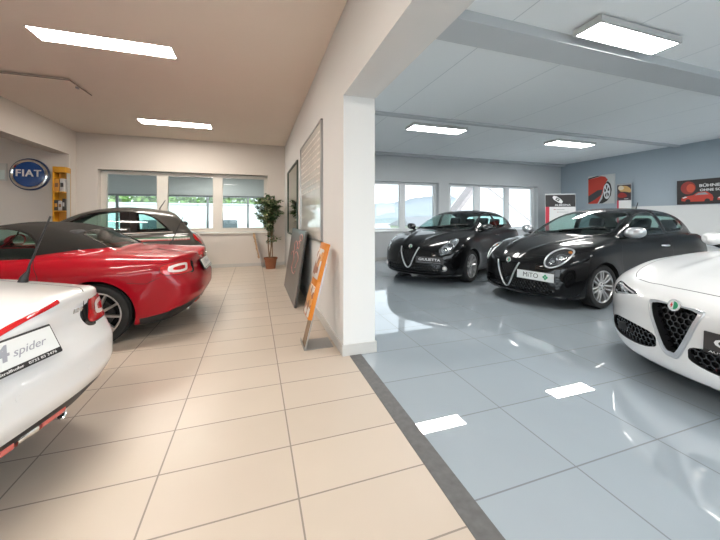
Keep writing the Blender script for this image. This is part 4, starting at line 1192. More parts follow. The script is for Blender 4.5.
def holed_wall(name, x0, x1, z0, z1, y0, y1, holes, material):
    """a wall across the room with window openings: holes are (xa, xb, za, zb)"""
    bm = bmesh.new(); xs = x0
    for (a, b_, c, d) in sorted(holes):
        if a > xs: box(bm, xs, a, y0, y1, z0, z1)
        box(bm, a, b_, y0, y1, z0, c); box(bm, a, b_, y0, y1, d, z1); xs = b_
    if x1 > xs: box(bm, xs, x1, y0, y1, z0, z1)
    bmesh.ops.remove_doubles(bm, verts=bm.verts[:], dist=1e-5)
    return struct(bobj(name, bm, material))
def window(n, x0, x1, z0, z1, y, m, panes, post=.09, d=.07):
    """a fixed window: outer frame around the given glass spans"""
    bm = bmesh.new()
    box(bm, x0, x1, y-d/2, y+d/2, z0, panes[0][2]); box(bm, x0, x1, y-d/2, y+d/2, panes[0][3], z1)
    xs = x0
    for (a, b_, c, e) in panes: box(bm, xs, a, y-d/2, y+d/2, c, e); xs = b_
    box(bm, xs, x1, y-d/2, y+d/2, panes[0][2], panes[0][3])
    for (a, b_, c, e) in panes:      # slim sash bead proud of the frame
        t = .022
        for q in ((a-t, b_+t, c-t, c), (a-t, b_+t, e, e+t), (a-t, a, c, e), (b_, b_+t, c, e)): box(bm, q[0], q[1], y-d/2-.012, y-d/2+.01, q[2], q[3])
    f = struct(bobj('window_%d' % n, bm, m))
    for (a, b_, c, e) in panes: bx('pane', a-.004, b_+.004, y-.004, y+.004, c-.004, e+.004, M_PANE, f)
    return f

sbx('floor', XL-.25, .835, YF, 9.05, -.12, 0, M_TILEL)
sbx('floor.001', .945, XR+.2, YF, 9.05, -.12, 0, M_TILER)
sbx('trim_1', .835, .945, YF, 2.86, -.12, .002, M_STRIP)
sbx('ceiling', XL-.25, .95, YF, 9.05, ZC, ZC+.15, W_CEIL)
sbx('ceiling.001', .95, XR+.2, YF, 9.05, ZC, ZC+.15, W_CEILR)
sbx('wall_divider', XD0, XD1, 2.835, YB, 0, ZC, W_WHITE)
sbx('wall_lintel', XD0, XD1, YF, 2.835, 2.41, ZC, W_WHITE)
sbx('wall_left', XL-.25, XL, YF, 9.05, 0, ZC, W_WARM)
sbx('wall_right', XR, XR+.2, YF, 9.05, 0, ZC, W_BLUE)
sbx('wall_sign', XL, XB, 8.52, YB, 0, ZC, W_WARM)
sbx('trim_2', -4.106, XB, YF, 8.52, 2.65, ZC, W_WARM)                     # the downstand beam on the left
sbx('trim_3', XR-.05, XR, YF, 6.45, 0, 1.60, W_WHITE)                     # white dado on the right wall
sbx('trim_4', XR-.11, XR-.05, YF, 6.3, .56, .66, W_FRAMER)                # cable duct along it
holed_wall('wall_back', XL, .95, 0, ZC, YB, YB+.25, [(-3.40, .335, .88, 2.39)], W_WARM)
holed_wall('wall_rear', .95, XR, 0, ZC, YB, YB+.25, [(2.35, 5.565, .87, 2.37), (5.93, 9.635, .87, 2.37)], W_GREY)
window(1, -3.40, .335, .90, 2.37, 8.99, W_FRAME, [(-3.29, -2.268, 1.0, 2.30), (-2.03, -1.016, 1.0, 2.30), (-.783, .241, 1.0, 2.30)])
window(2, 2.35, 5.565, .88, 2.36, 8.99, W_FRAMER, [(2.45, 3.1, .94, 2.29), (3.25, 4.254, .94, 2.29), (4.442, 5.456, .94, 2.29)])
window(3, 5.93, 9.635, .88, 2.36, 8.99, W_FRAMER, [(6.093, 7.015, .94, 2.29), (7.259, 8.291, .94, 2.29), (8.488, 9.504, .94, 2.29)])
sbx('trim_5', -3.45, .36, 8.77, 8.96, .855, .885, W_FRAME)                # inner sills
sbx('trim_6', 2.30, 5.60, 8.77, 8.96, .845, .875, W_FRAMER)
sbx('trim_7', 5.90, 9.66, 8.77, 8.96, .845, .875, W_FRAMER)
# glazed shop front assumed behind the viewpoint, unseen, letting in fill daylight
gl = [(a, a+1.75, .12, 2.65) for a in [-7.2+1.87*k for k in range(4)]]
gr = [(a, a+1.75, .12, 2.65) for a in [1.5+1.87*k for k in range(5)]]
holed_wall('wall_front', XL, XR, 0, ZC, YF-.2, YF, [(-7.35, .55, .05, 2.75), (1.35, 10.6, .05, 2.75)], W_WHITE)
window(4, -7.35, .55, .05, 2.75, YF-.1, W_FRAMER, gl)
window(5, 1.35, 10.6, .05, 2.75, YF-.1, W_FRAMER, gr)
# skirtings
sbx('baseboard_back', XB, XD0, YB-.015, YB, 0, .085, M_SKIRT)
sbx('baseboard_divider', XD0-.014, XD0, 2.835, YB-.015, 0, .10, M_SKIRT)
sbx('baseboard_pillar', XD0-.014, XD1+.014, 2.820, 2.835, 0, .10, M_SKIRT)
sbx('baseboard_showroom', XD1, XD1+.014, 2.835, YB, 0, .10, M_SKIRT)
sbx('baseboard_rear', XD1+.014, XR, YB-.015, YB, 0, .085, M_SKIRT)
# ceiling downstands of the right-hand room
sbx('trim_8', XD1, XR, 2.48, 2.84, 3.10, ZC, W_GREY)
sbx('trim_9', XD1, XR, 5.34, 5.46, 3.16, ZC, W_GREY)
sbx('trim_10', XD1, XR, 8.62, YB, 3.13, ZC, W_GREY)

# ------------------------------------------------------------------ the hall seen through the inner window
H_WALL = mat('hall grey wall', (0.62, 0.64, 0.64), .85)
sbx('floor.002', -9.5, 3.0, 9.05, 16.2, -.12, 0, mat('hall concrete floor', (.40, .40, .39), .35))
sbx('ceiling.002', -9.5, 3.0, 9.05, 16.2, 3.2, 3.35, H_WALL)
sbx('wall_hall_left', -9.7, -9.5, 9.05, 16.2, 0, 3.2, H_WALL)
sbx('wall_hall_right', 1.6, 1.8, 9.05, 16.2, 0, 3.2, H_WALL)
hw = []
x = -9.0
while x < 1.2: hw.append((x, x+1.66)); x += 1.75
holed_wall('wall_hall_far', -9.5, 1.6, 0, 3.2, 16.0, 16.2, [(-9.2, 1.5, .62, 2.28)], H_WALL)
window(6, -9.2, 1.5, .62, 2.28, 16.1, mat('grey window frame', (.25, .27, .28), .5), [(a, b_, .70, 2.20) for a, b_ in hw])

# ------------------------------------------------------------------ ceiling lights
E_WARM = emit('warm light panel', (1.0, .93, .84), 40.0)
E_COOL = emit('neutral light panel', (1.0, .97, .93), 36.0)
M_LFRAME = mat('light frame', (.55, .55, .54), .4)
def ceiling_light(x0, x1, y0, y1, z, em, drop, label, group=None):
    t = empty('ceiling_light', ((x0+x1)/2, (y0+y1)/2, z), 0, label, 'ceiling light', group)
    a, c = (x1-x0)/2, (y1-y0)/2
    bm = bmesh.new(); fw = .022 if drop else .010
    for q in ((-a-fw, a+fw, -c-fw, -c), (-a-fw, a+fw, c, c+fw), (-a-fw, -a, -c, c), (a, a+fw, -c, c)):
        box(bm, q[0], q[1], q[2], q[3], -.004-drop, -.0005)
    f = bobj('light_frame', bm, M_LFRAME, t)
    if drop:
        bx('light_housing', -a, a, -c, c, -.012, -.0005, M_LFRAME, t)
    bx('light_diffuser', -a, a, -c, c, -.002-drop, -.001-drop+.003, em, t)
    return t
ceiling_light(-2.18, -.90, 4.08, 4.35, ZC, E_WARM, 0.0, 'long recessed ceiling light in the taupe ceiling, the larger one above the red car')
ceiling_light(-2.17, -.88, 7.24, 7.56, ZC, E_WARM, 0.0, 'long recessed ceiling light in the taupe ceiling, nearest the inner window wall')
ceiling_light(-2.18, -.90, .92, 1.19, ZC, E_WARM, 0.0, 'recessed light in the taupe ceiling overhead, outside the picture', 'taupe ceiling lights out of view')
ceiling_light(-2.18, -.90, -2.25, -1.98, ZC, E_WARM, 0.0, 'recessed light in the taupe ceiling overhead, outside the picture', 'taupe ceiling lights out of view')
ceiling_light(3.10, 4.25, 2.13, 2.37, ZC-.02, E_COOL, .06, 'flat surface mounted light panel, largest one, in front of the ceiling beam')
ceiling_light(3.06, 4.30, 5.74, 6.08, ZC, E_COOL, .06, 'flat surface mounted light panel above the black car with a dark plate')
ceiling_light(7.02, 8.28, 5.84, 6.20, ZC, E_COOL, .06, 'flat surface mounted light panel above the black car with a white plate')
ceiling_light(7.02, 8.28, 2.08, 2.38, ZC-.02, E_COOL, .06, 'light panel on the pale ceiling beyond the right edge of view', 'pale ceiling lights out of view')
ceiling_light(3.06, 4.30, -1.6, -1.26, ZC, E_COOL, .06, 'light panel on the pale ceiling behind the viewpoint', 'pale ceiling lights out of view')
ceiling_light(7.02, 8.28, -1.6, -1.26, ZC, E_COOL, .06, 'light panel on the pale ceiling behind the viewpoint', 'pale ceiling lights out of view')
for k, (x, l) in enumerate(((-2.15, 'narrow strip light on the far hall ceiling, left one of two'), (-.95, 'narrow strip light on the far hall ceiling, right one of two'))):
    ceiling_light(x-.45, x+.45, 14.3, 14.7, 3.2, emit('hall light', (1, .98, .93), 22), .05, l)

# ceiling hatch, standing slightly open
t = empty('ceiling_hatch', (-2.42, 6.03, ZC), 0, 'taupe ceiling hatch hanging slightly open with a small latch', 'hatch')
M = Matrix.Rotation(math.radians(1.6), 4, 'X')
bx('hatch_panel', -2.3, 0, -.62, 0, -.022, -.004, W_CEIL, t, M=M)
bm = bmesh.new()
for q in ((-2.3, 0, -.632, -.62), (0, .012, -.632, 0)): box(bm, q[0], q[1], q[2], q[3], -.024, -.014, M=M)
bobj('hatch_edge', bm, mat('hatch edge', (.30, .24, .20), .6), t)
bx('hatch_latch', -.03, .0, -.40, -.34, -.05, -.022, M_STEEL, t, bev=.006, M=M)

# ------------------------------------------------------------------ left room things
# round wall sign
t = empty('wall_sign', (-4.464, 8.52, 2.177), 0, 'round blue wall sign with FIAT in white letters and a chrome rim', 'sign')
Rx = Matrix.Rotation(PI/2, 4, 'X')
def lathe_front(name, prof, m, par, n=56):
    V, F = lathe(prof, n); bm = bmesh.new(); vs = [bm.verts.new(Rx @ Vector(p)) for p in V]
    for f in F: bm.faces.new([vs[i] for i in f])
    bmesh.ops.remove_doubles(bm, verts=bm.verts[:], dist=1e-5)
    return bobj(name, bm, m, par, smooth=True, angle=35)
lathe_front('sign_backing', [(.335, 0), (.335, .03), (.30, .045), (.001, .045)], mat('dark blue rim', (.015, .04, .12), .3, coat=.5), t)
lathe_front('sign_rim', [(.312, .04), (.306, .062), (.285, .068), (.262, .055), (.255, .04)], M_CHROME, t)
lathe_front('sign_field', [(.258, .04), (.258, .050), (.18, .062), (.001, .068)], mat('blue sign enamel', (.012, .07, .27), .2, coat=.6), t)
text('sign_lettering', 'FIAT', .20, mat('sign letters', (.80, .80, .80), .3), t, frame_m((0, -.075, .015), (1, 0, 0), (0, 0, 1)), .008, bold=.003, width=.41, spacing=1.12)
# notice board at the edge of the picture
t = empty('notice_board', (-5.2, 8.52, 2.25), 0, 'pale framed notice on the wall left of the round sign', 'notice')
bx('board_frame', -.36, .36, -.02, 0, -.22, .14, mat('notice frame', (.55, .55, .52), .4), t)
bx('board_sheet', -.33, .33, -.024, -.019, -.19, .00, mat('notice sheet', (.62, .70, .68), .5), t)
# yellow display shelf
M_YELLOW = mat('yellow enamel', (.72, .34, .02), .4); M_PACK1 = mat('orange package', (.65, .30, .05), .5); M_PACK2 = mat('silver package', (.50, .48, .46), .4); M_PACK3 = mat('black package', (.04, .035, .03), .4); M_PACK4 = mat('brown package', (.22, .10, .04), .5)
sx0, sx1, sy0, sy1 = -3.99, -3.77, 8.29, 8.50
t = empty('display_shelf', ((sx0+sx1)/2, (sy0+sy1)/2, 0), 0, 'tall yellow display shelf holding small packages beside the round sign', 'shelf')
ox, oy = (sx0+sx1)/2, (sy0+sy1)/2
bx('back_panel', -.11, .11, .085, .104, 0, 2.33, mat('yellow back panel', (.55, .27, .03), .5), t)
bx('side_panel', -.11, -.09, -.105, .085, 0, 2.22, M_YELLOW, t); bx('side_panel', .095, .11, -.03, .085, 0, 2.22, mat('frosted side', (.45, .45, .42), .3), t)
bx('header', -.11, .11, -.105, .085, 2.22, 2.34, M_YELLOW, t, bev=.006)
for z in (.1, .55, 1.0, 1.40, 1.80): bx('shelf_board', -.09, .095, -.105, .085, z, z+.02, M_YELLOW, t)
for (dx, w, z, h, m, pm, lb) in ((-.045, .085, 1.822, .26, M_PACK1, M_PACK4, 'orange package on the upper visible board of the yellow shelf'),
                                 (.045, .075, 1.822, .27, M_PACK2, M_PACK3, 'silver package with a dark print on the upper board of the yellow shelf'),
                                 (-.055, .065, 1.422, .22, M_PACK3, M_PACK1, 'black package at the left of the lower board on the yellow shelf'),
                                 (.012, .060, 1.422, .20, M_PACK2, M_PACK4, 'silver package between two black ones on the yellow shelf'),
                                 (.072, .045, 1.422, .25, M_PACK3, M_PACK2, 'slim black package with a pale print at the right end of the yellow shelf')):
    p = empty('package', (ox+dx, oy-.04, z), 0, lb, 'package', 'packages on the yellow shelf')
    bx('carton', -w/2, w/2, -.055, .05, 0, h, m, p, bev=.004)
    bx('carton_print', -w*.32, w*.32, -.0575, -.054, h*.35, h*.68, pm, p)

# potted fig tree
def fig_tree(x, y):
    t = empty('potted_fig', (x, y, 0), 0, 'slim variegated fig tree in a terracotta pot by the inner window', 'plant')
    lobj('pot', [(.001, 0), (.115, 0), (.150, .235), (.165, .235), (.170, .275), (.150, .278), (.140, .24), (.001, .235)], noisy(mat('terracotta', (.30, .11, .05), .75), 12, .15, .1), t, n=36)
    lobj('soil', [(.139, .243), (.001, .25)], noisy(mat('potting soil', (.035, .022, .014), .95), 60, .5, .6), t, n=24)
    bm = bmesh.new(); rnd = random.Random(5); tips = []
    for k in range(3):
        a = 2*PI*k/3; pts = []
        for i in range(14):
            s = i/13; z = .24+1.25*s; r = .035+.02*math.sin(3*s+k)+.07*s*s
            pts.append((r*math.cos(a+2.6*s), r*math.sin(a+2.6*s), z))
        tube_bm(bm, pts, .014, 7, rads=[.017-.008*i/13 for i in range(14)]); tips.append(pts)
    br = []
    for k in range(78):
        while True:
            u = Vector((rnd.uniform(-1, 1), rnd.uniform(-1, 1), rnd.uniform(-1, 1)))
            if .35 < u.length < 1: break
        low = k >= 66
        e = Vector((u.x*.35-.05, u.y*.36-.02, 1.48+u.z*.43)) if not low else Vector((u.x*.22, u.y*.22, rnd.uniform(.75, 1.1)))
        if e.x > .27: e.x = .27
        p = min((q for t_ in tips for q in t_), key=lambda q: abs(q[2]-(e.z-.22))+.2*rnd.random()); b0 = Vector(p)
        e2 = e+Vector((u.x*.05, u.y*.05, -.03))
        tube_bm(bm, [b0, (b0+e)/2+Vector((0, 0, .03)), e, e2], .005, 5, rads=[.007, .005, .004, .002]); br.append((b0, e, e2, 3 if low else 12))
    bobj('stem', bm, noisy(mat('fig bark', (.24, .16, .10), .85), 30, .25), t, smooth=True)
    V, F, MI = [], [], []
    for (b0, e, e2, i) in br:
        n = 34 if i > 8 else 12
        for k in range(n):
            s = rnd.uniform(.35, 1.15)
            c = b0.lerp(e, min(s, 1)) if s < 1 else e.lerp(e2, rnd.random())
            a = rnd.uniform(0, 2*PI); dr = Vector((math.cos(a), math.sin(a), rnd.uniform(-.9, .35))).normalized()
            sd = dr.cross(Vector((rnd.uniform(-.4, .4), rnd.uniform(-.4, .4), 1))).normalized(); nrm = sd.cross(dr)
            l = rnd.uniform(.06, .09); w = l*.27; o = len(V); c = c+dr*.012
            if math.hypot(c.x, c.y) > .42 or c.x > .29 or c.y > .42: continue
            for (f, g, h) in ((0, 0, 0), (.3, 1, .05), (.65, .85, .03), (1, 0, -.10), (.65, -.85, .03), (.3, -1, .05), (.5, 0, -.05)):
                q = c+dr*(l*f)+sd*(w*g)+nrm*(l*h); V.append((q.x, q.y, q.z))
            for q in ((0, 1, 6), (1, 2, 6), (2, 3, 6), (3, 4, 6), (4, 5, 6), (5, 0, 6)): F.append(tuple(o+j for j in q))
            MI += [0 if rnd.random() < .50 else (1 if rnd.random() < .66 else 2)]*6
    fo = mobj('foliage', V, F, [mat('deep green leaf', (.040, .090, .032), .5), mat('mid green leaf', (.12, .19, .075), .5), mat('cream edged leaf', (.42, .45, .25), .55)], t)
    fo.data.polygons.foreach_set('material_index', MI)
    return t
fig_tree(.385, 8.27)

# leaflet stands: a foot plate and a leaning post with pockets
def leaflet_stand(name, x, y, lean, h, cover, cover2, post, label, rz=0.0, w=.26):
    t = empty(name, (x, y, 0), rz, label, 'leaflet stand')
    bm = bmesh.new()
    box(bm, -.02, .27, -w/2, w/2, 0, .006, .002, 1); box(bm, -.02, -.014, -w/2, w/2, 0, .035)
    bobj('foot_plate', bm, M_STEEL, t)
    M = Matrix.Rotation(lean, 4, 'Y')
    bx('post', -.012, .0, -.06, .06, .004, h*.80, post, t, M=M)
    bx('side_rail', -.014, -.004, -w/2, -w/2+.018, .004, h*.80, M_STEEL, t, M=M)
    for k, z in enumerate((h*.27, h*.62)):
        p = bx('pocket', -.055, -.012, -w/2, w/2, z, z+h*.36, cover, t, M=M, bev=.004)
        bx('pocket_front', -.066, -.0555, -w/2+.012, w/2-.012, z+.02, z+h*.30, cover2, p, M=M, bev=.003)
    return t
M_ORANGE = mat('orange card', (.60, .19, .010), .4)
def print_mat(name, a, b_, c, scale=9):
    m = mat(name, a, .35); nt = m.node_tree; b = nt.nodes['Principled BSDF']; N, L = nt.nodes.new, nt.links.new
    tc = N('ShaderNodeTexCoord'); vo = N('ShaderNodeTexVoronoi'); vo.inputs['Scale'].default_value = scale
    cr = N('ShaderNodeValToRGB'); cr.color_ramp.interpolation = 'CONSTANT'
    cr.color_ramp.elements[0].color = (*a, 1); cr.color_ramp.elements[1].color = (*b_, 1); cr.color_ramp.elements[1].position = .42
    e = cr.color_ramp.elements.new(.75); e.color = (*c, 1)
    sp = N('ShaderNodeSeparateColor'); L(tc.outputs['Object'], vo.inputs['Vector']); L(vo.outputs['Color'], sp.inputs[0]); L(sp.outputs[0], cr.inputs[0]); L(cr.outputs[0], b.inputs['Base Color'])
    return m
M_LEAFLET = print_mat('leaflet print', (.62, .58, .54), (.30, .12, .06), (.62, .30, .10), 14)
leaflet_stand('leaflet_stand', .47, 3.19, math.radians(14), 1.06, M_ORANGE, M_LEAFLET, mat('brown post', (.26, .17, .11), .4, metal=.3), 'leaning leaflet stand with bright orange pockets beside the pillar')
leaflet_stand('leaflet_stand', .20, 8.60, math.radians(-12), .92, mat('tan card', (.42, .27, .13), .5), M_LEAFLET, mat('tan post', (.36, .25, .15), .5), 'small tan leaflet stand leaning to the left beside the fig tree', w=.20, rz=0.0)

# dark poster board leaning on the divider wall
t = empty('poster_board', (.545, 5.32, 0), 0, 'dark grey poster board with pink line drawings leaning on the wall', 'poster')
lean = .148
M = Matrix.Rotation(lean, 4, 'Y')
bx('board', -.02, .0, -.80, .80, .006, 1.09, noisy(mat('slate board', (.075, .071, .070), .35, coat=.2), 8, .1), t, M=M)
bx('board_back', .0, .012, -.80, .80, .006, 1.09, mat('board edge', (.03, .03, .03), .6), t, M=M)
bm = bmesh.new(); rnd = random.Random(3)
def scribble(cy, cz, ry, rz_, a0, a1, wob):
    pts = [M @ Vector((-.022, cy+ry*math.cos(a)*(1+wob*math.sin(3*a)), cz+rz_*math.sin(a))) for a in [a0+(a1-a0)*k/22 for k in range(23)]]
    tube_bm(bm, pts, .006, 6)
for q in ((-.25, .62, .22, .12, 0, 4.6, .3), (-.05, .80, .16, .10, -1, 3.4, .2), (-.35, .86, .10, .06, 0, 5.5, .2), (.2, .55, .18, .16, .5, 4.0, .3), (-.15, .44, .20, .05, 2.8, 6.6, .1), (-.50, .98, .12, .05, 0, 6.28, .05)):
    scribble(*q)
bobj('board_drawing', bm, mat('pink line', (.60, .28, .25), .5), t)

# framed boards on the divider wall
t = empty('glazed_board', (XD0, 4.67, 1.73), 0, 'tall glossy pale information board in a thin grey frame on the divider wall', 'board')
m = print_mat('pale printed sheet', (.62, .585, .53), (.58, .55, .50), (.65, .61, .56), 5); m.node_tree.nodes['Principled BSDF'].inputs['Coat Weight'].default_value = 1; m.node_tree.nodes['Principled BSDF'].inputs['Coat Roughness'].default_value = .02
bx('board_sheet', -.018, 0, -.89, .88, -.74, .72, m, t)
bm = bmesh.new()
for q in ((-.905, -.885, -.75, .735), (.87, .89, -.75, .735), (-.905, .89, -.755, -.735), (-.905, .89, .715, .735)): box(bm, -.03, 0, q[0], q[1], q[2], q[3])
bobj('board_frame', bm, M_STEEL, t)
bm = bmesh.new(); rnd = random.Random(11)
for r in range(9):
    z = .60-.085*r; y = -.80
    while y < .74:
        w = rnd.uniform(.06, .2); box(bm, -.0195, -.0175, y, min(y+w, .8), z, z+.022); y += w+.04
bobj('board_lettering', bm, mat('faint grey print', (.58, .55, .50), .5), t)
t = empty('mirror_board', (XD0, 6.93, 1.63), 0, 'greenish mirror glass in a dark green frame near the far corner', 'mirror')
bx('mirror_glass', -.012, 0, -.88, .88, -.70, .71, mat('greenish mirror', (.36, .43, .37), .03, metal=1.0), t)
bm = bmesh.new()
for q in ((-.90, -.87, -.72, .73), (.87, .90, -.72, .73), (-.90, .90, -.73, -.70), (-.90, .90, .70, .73)): box(bm, -.03, 0, q[0], q[1], q[2], q[3])
bobj('mirror_frame', bm, mat('dark green frame', (.05, .075, .06), .45), t)

# ------------------------------------------------------------------ right room pictures (flat things on the wall)
def face(c, n):
    """matrix of a board at c facing n: x to the viewer's right, y up, z towards the viewer"""
    n = Vector(n).normalized(); u = Vector((0, 0, 1)).cross(n)
    return frame_m(c, u, (0, 0, 1))
def slab(bm, M, x0, x1, y0, y1, z0, z1): box(bm, x0, x1, y0, y1, z0, z1, M=M)
def flat(name, pts, z, m, par, M):
    return mobj(name, [M @ Vector((p[0], p[1], z)) for p in pts], [tuple(range(len(pts)))], m, par)
M_BLACKPRINT = mat('black print', (.022, .018, .018), .5); M_REDPRINT = mat('red print', (.52, .05, .03), .5); M_GREYPRINT = mat('grey print', (.30, .31, .32), .5); M_WHITEPRINT = mat('white print', (.72, .72, .71), .5); M_DARKRED = mat('dark red print', (.30, .03, .025), .5)
def board(name, c, n, w, h, m, label, cat, thick=.02, group=None):
    t = empty(name, c, 0, label, cat, group)
    M = face((0, 0, 0), n); bm = bmesh.new(); slab(bm, M, -w/2, w/2, -h/2, h/2, -thick, 0)
    bobj('board', bm, m, t)
    return t, M
# canvas with a red wing and wheel
t, M = board('wall_canvas', (XR-.045, 7.35, 2.185), (-1, 0, 0), .83, .93, mat('pale canvas', (.55, .56, .55), .7), 'square canvas of a red car wing and wheel on the blue grey wall', 'picture', .045)
flat('red_wing', [(-.405, -.455), (-.405, .36), (.02, .43), (.14, .40), (.22, .30), (.10, .10), (.06, -.12), (-.02, -.30), (-.10, -.455)], .001, M_REDPRINT, t, M)
flat('dark_flank', [(-.405, -.20), (-.10, -.02), (.06, .0), (.02, -.18), (-.20, -.33), (-.405, -.44)], .0016, mat('dark flank print', (.05, .05, .055), .5), t, M)
flat('roof_line', [(-.405, .36), (-.05, .43), (.05, .44), (-.10, .455), (-.405, .40)], .0016, M_BLACKPRINT, t, M)
el = lambda cx, cy, rx, ry, n=30: [(cx+rx*math.cos(2*PI*k/n), cy+ry*math.sin(2*PI*k/n)) for k in range(n)]
flat('painted_tyre', [(.12, .16), (.22, .25), (.30, .16), (.34, -.02), (.31, -.22), (.20, -.38), (.06, -.455), (-.06, -.455), (.05, -.30), (.08, -.10)], .0022, M_BLACKPRINT, t, M)
flat('painted_rim', el(.19, -.07, .105, .25), .0028, mat('rim print', (.70, .72, .74), .5), t, M)
for a in range(5):
    p = a*2*PI/5+.4; flat('rim_gap', [(.19+.075*math.cos(p)*q+.02*math.sin(p)*s, -.07+.19*math.sin(p)*q-.05*math.cos(p)*s) for q, s in ((.35, -.5), (1, -1.3), (1.05, 0), (1, 1.3), (.35, .5))], .0033, M_BLACKPRINT, t, M)
# wide dark poster with three red cars
t, M = board('wall_poster', (XR-.052, 4.28, 1.93), (-1, 0, 0), 2.2, .63, M_BLACKPRINT, 'wide black poster with three red cars standing on the white dado', 'poster', .012)
flat('red_disc', el(-.87, .11, .15, .165), .001, M_DARKRED, t, M)
flat('red_disc_heart', el(-.82, .10, .085, .11), .0015, mat('bright red print', (.62, .09, .04), .5), t, M)
text('poster_lettering', 'BÜHNENSTÜRZT WERDEN', .10, M_WHITEPRINT, t, M @ Matrix.Translation((.06, .145, .001)), .0004, bold=.002, width=1.42)
text('poster_lettering', 'OHNE SORGEN.', .085, M_WHITEPRINT, t, M @ Matrix.Translation((-.31, .035, .001)), .0004, bold=.002, width=.66)
text('poster_lettering', 'WILLKOMMEN', .085, M_REDPRINT, t, M @ Matrix.Translation((.40, .035, .001)), .0004, bold=.002, width=.66)
def tiny_car(par, M, cx, cy, s, z):
    flat('painted_car', [(cx+s*a, cy+s*b) for a, b in ((-.5, -.10), (-.48, .04), (-.34, .09), (-.12, .12), (.04, .24), (.30, .25), (.46, .12), (.50, 0), (.48, -.12), (.3, -.14), (-.3, -.14))], z, M_REDPRINT, par, M)
    flat('painted_glass', [(cx+s*a, cy+s*b) for a, b in ((-.06, .12), (.06, .21), (.26, .22), (.36, .13))], z+.0005, M_GREYPRINT, par, M)
    for k in (-.28, .32): flat('painted_wheel', el(cx+s*k, cy-s*.12, s*.085, s*.09, 16), z+.0006, M_BLACKPRINT, par, M)
    flat('painted_lamp', [(cx+s*a, cy+s*b) for a, b in ((-.47, .03), (-.36, .08), (-.30, .05), (-.42, .0))], z+.0006, M_WHITEPRINT, par, M)
for cx, cy, s in ((-.70, -.16, .62), (-.12, -.18, .40), (.50, -.14, .66)): tiny_car(t, M, cx, cy, s, .001)
# roll-up banners
def rollup(c, n, w, h, label, draw, z0=.10):
    t = empty('roll_up_banner', (c[0], c[1], 0), 0, label, 'banner')
    M = face((0, 0, 0), n); bm = bmesh.new()
    slab(bm, M, -w/2, w/2, z0, h, -.006, 0); bobj('banner_sheet', bm, M_WHITEPRINT, t)
    bm = bmesh.new(); slab(bm, M, -w/2-.02, w/2+.02, 0, .09, -.09, .07); bobj('banner_base', bm, M_STEEL, t)
    bm = bmesh.new(); slab(bm, M, -w/2, w/2, h, h+.025, -.012, .008); bobj('banner_rail', bm, M_STEEL, t)
    bm = bmesh.new(); slab(bm, M, -.012, .012, .05, h, -.035, -.012); bobj('banner_pole', bm, M_STEEL, t)
    draw(t, M, w, h)
    return t
def draw1(t, M, w, h):
    flat('dark_heading', [(-w/2+.008, h-.40), (w/2-.008, h-.40), (w/2-.008, h-.01), (-w/2+.008, h-.01)], .0008, M_BLACKPRINT, t, M)
    flat('red_bar', [(-w/2+.008, .35), (-w/2+.11, .35), (-w/2+.125, h-.40), (-w/2+.008, h-.40)], .0008, mat('crimson print', (.55, .02, .05), .5), t, M)
    c = (-.08, h-.155)
    R_ = lambda a, b_: (c[0]+a*.80+b_*.55, c[1]-a*.62+b_*.62)
    flat('painted_car', [R_(*p) for p in ((-.15, -.05), (-.16, .03), (-.08, .075), (.08, .075), (.17, .04), (.18, -.05), (.08, -.085), (-.08, -.085))], .0012, M_WHITEPRINT, t, M)
    flat('painted_glass', [R_(*p) for p in ((-.05, -.05), (-.05, .045), (.05, .05), (.07, -.05))], .0016, M_BLACKPRINT, t, M)
    flat('painted_glass', [R_(*p) for p in ((-.02, -.02), (-.02, .02), (.03, .02), (.03, -.02))], .002, M_WHITEPRINT, t, M)
    text('banner_lettering', 'ALBEDNA', .085, M_WHITEPRINT, t, M @ Matrix.Translation((.07, h-.345, .001)), .0004, bold=.001, width=.46)
    for z, m, a, b_ in ((h-.49, M_DARKRED, -.19, -.13), (h-.49, M_GREYPRINT, -.11, .12), (h-.57, M_DARKRED, -.09, -.05), (h-.57, M_GREYPRINT, -.03, .24)):
        flat('print_line', [(a, z-.008), (b_, z-.008), (b_, z+.008), (a, z+.008)], .001, m, t, M)
rollup((9.42, 7.75), (-.54, -.84, 0), .88, 2.02, 'roll-up banner with a black heading and red bar in the far corner', draw1)
def draw2(t, M, w, h):
    flat('dark_picture', [(-w/2+.006, h-.48), (w/2-.006, h-.48), (w/2-.006, h-.01), (-w/2+.006, h-.01)], .0008, mat('night print', (.05, .035, .045), .5), t, M)
    flat('sunset_patch', smooth_closed([(-.12, h-.06), (.05, h-.05), (w/2-.02, h-.14), (w/2-.02, h-.25), (.03, h-.22), (-.10, h-.20)], 4), .0012, mat('amber print', (.55, .33, .12), .5), t, M)
    flat('sunset_patch', smooth_closed([(-.13, h-.05), (-.04, h-.04), (.0, h-.12), (-.06, h-.17), (-.14, h-.14)], 4), .0016, mat('cream print', (.62, .55, .40), .5), t, M)
    flat('painted_car', smooth_closed([(-.15, h-.30), (-.08, h-.24), (.02, h-.27), (.08, h-.36), (-.02, h-.40), (-.14, h-.38)], 4), .0016, M_DARKRED, t, M)
    flat('print_line', [(0, h-.43), (.11, h-.43), (.11, h-.445), (0, h-.445)], .0016, M_WHITEPRINT, t, M)
    flat('red_bar', [(-w/2+.006, .3), (-w/2+.05, .3), (-w/2+.05, h-.48), (-w/2+.006, h-.48)], .001, mat('crimson print', (.55, .02, .05), .5), t, M)
rollup((10.55, 6.58), (-1, -.12, 0), .37, 2.27, 'narrow banner with a sunset picture between the square canvas and the wide poster', draw2)

# ------------------------------------------------------------------ outside
EXT = mat('outside paving', (.42, .42, .40), .9)
sbx('ground_front', -60, 60, -60, YF-.21, -.35, -.2, EXT)
sbx('ground_rear', -60, 90, 16.21, 40, -.75, -.6, noisy(mat('outside lawn', (.20, .30, .10), .9), 3, .3))
sbx('ground_rear.001', 1.81, 90, 9.06, 16.2, -.75, -.6, EXT)
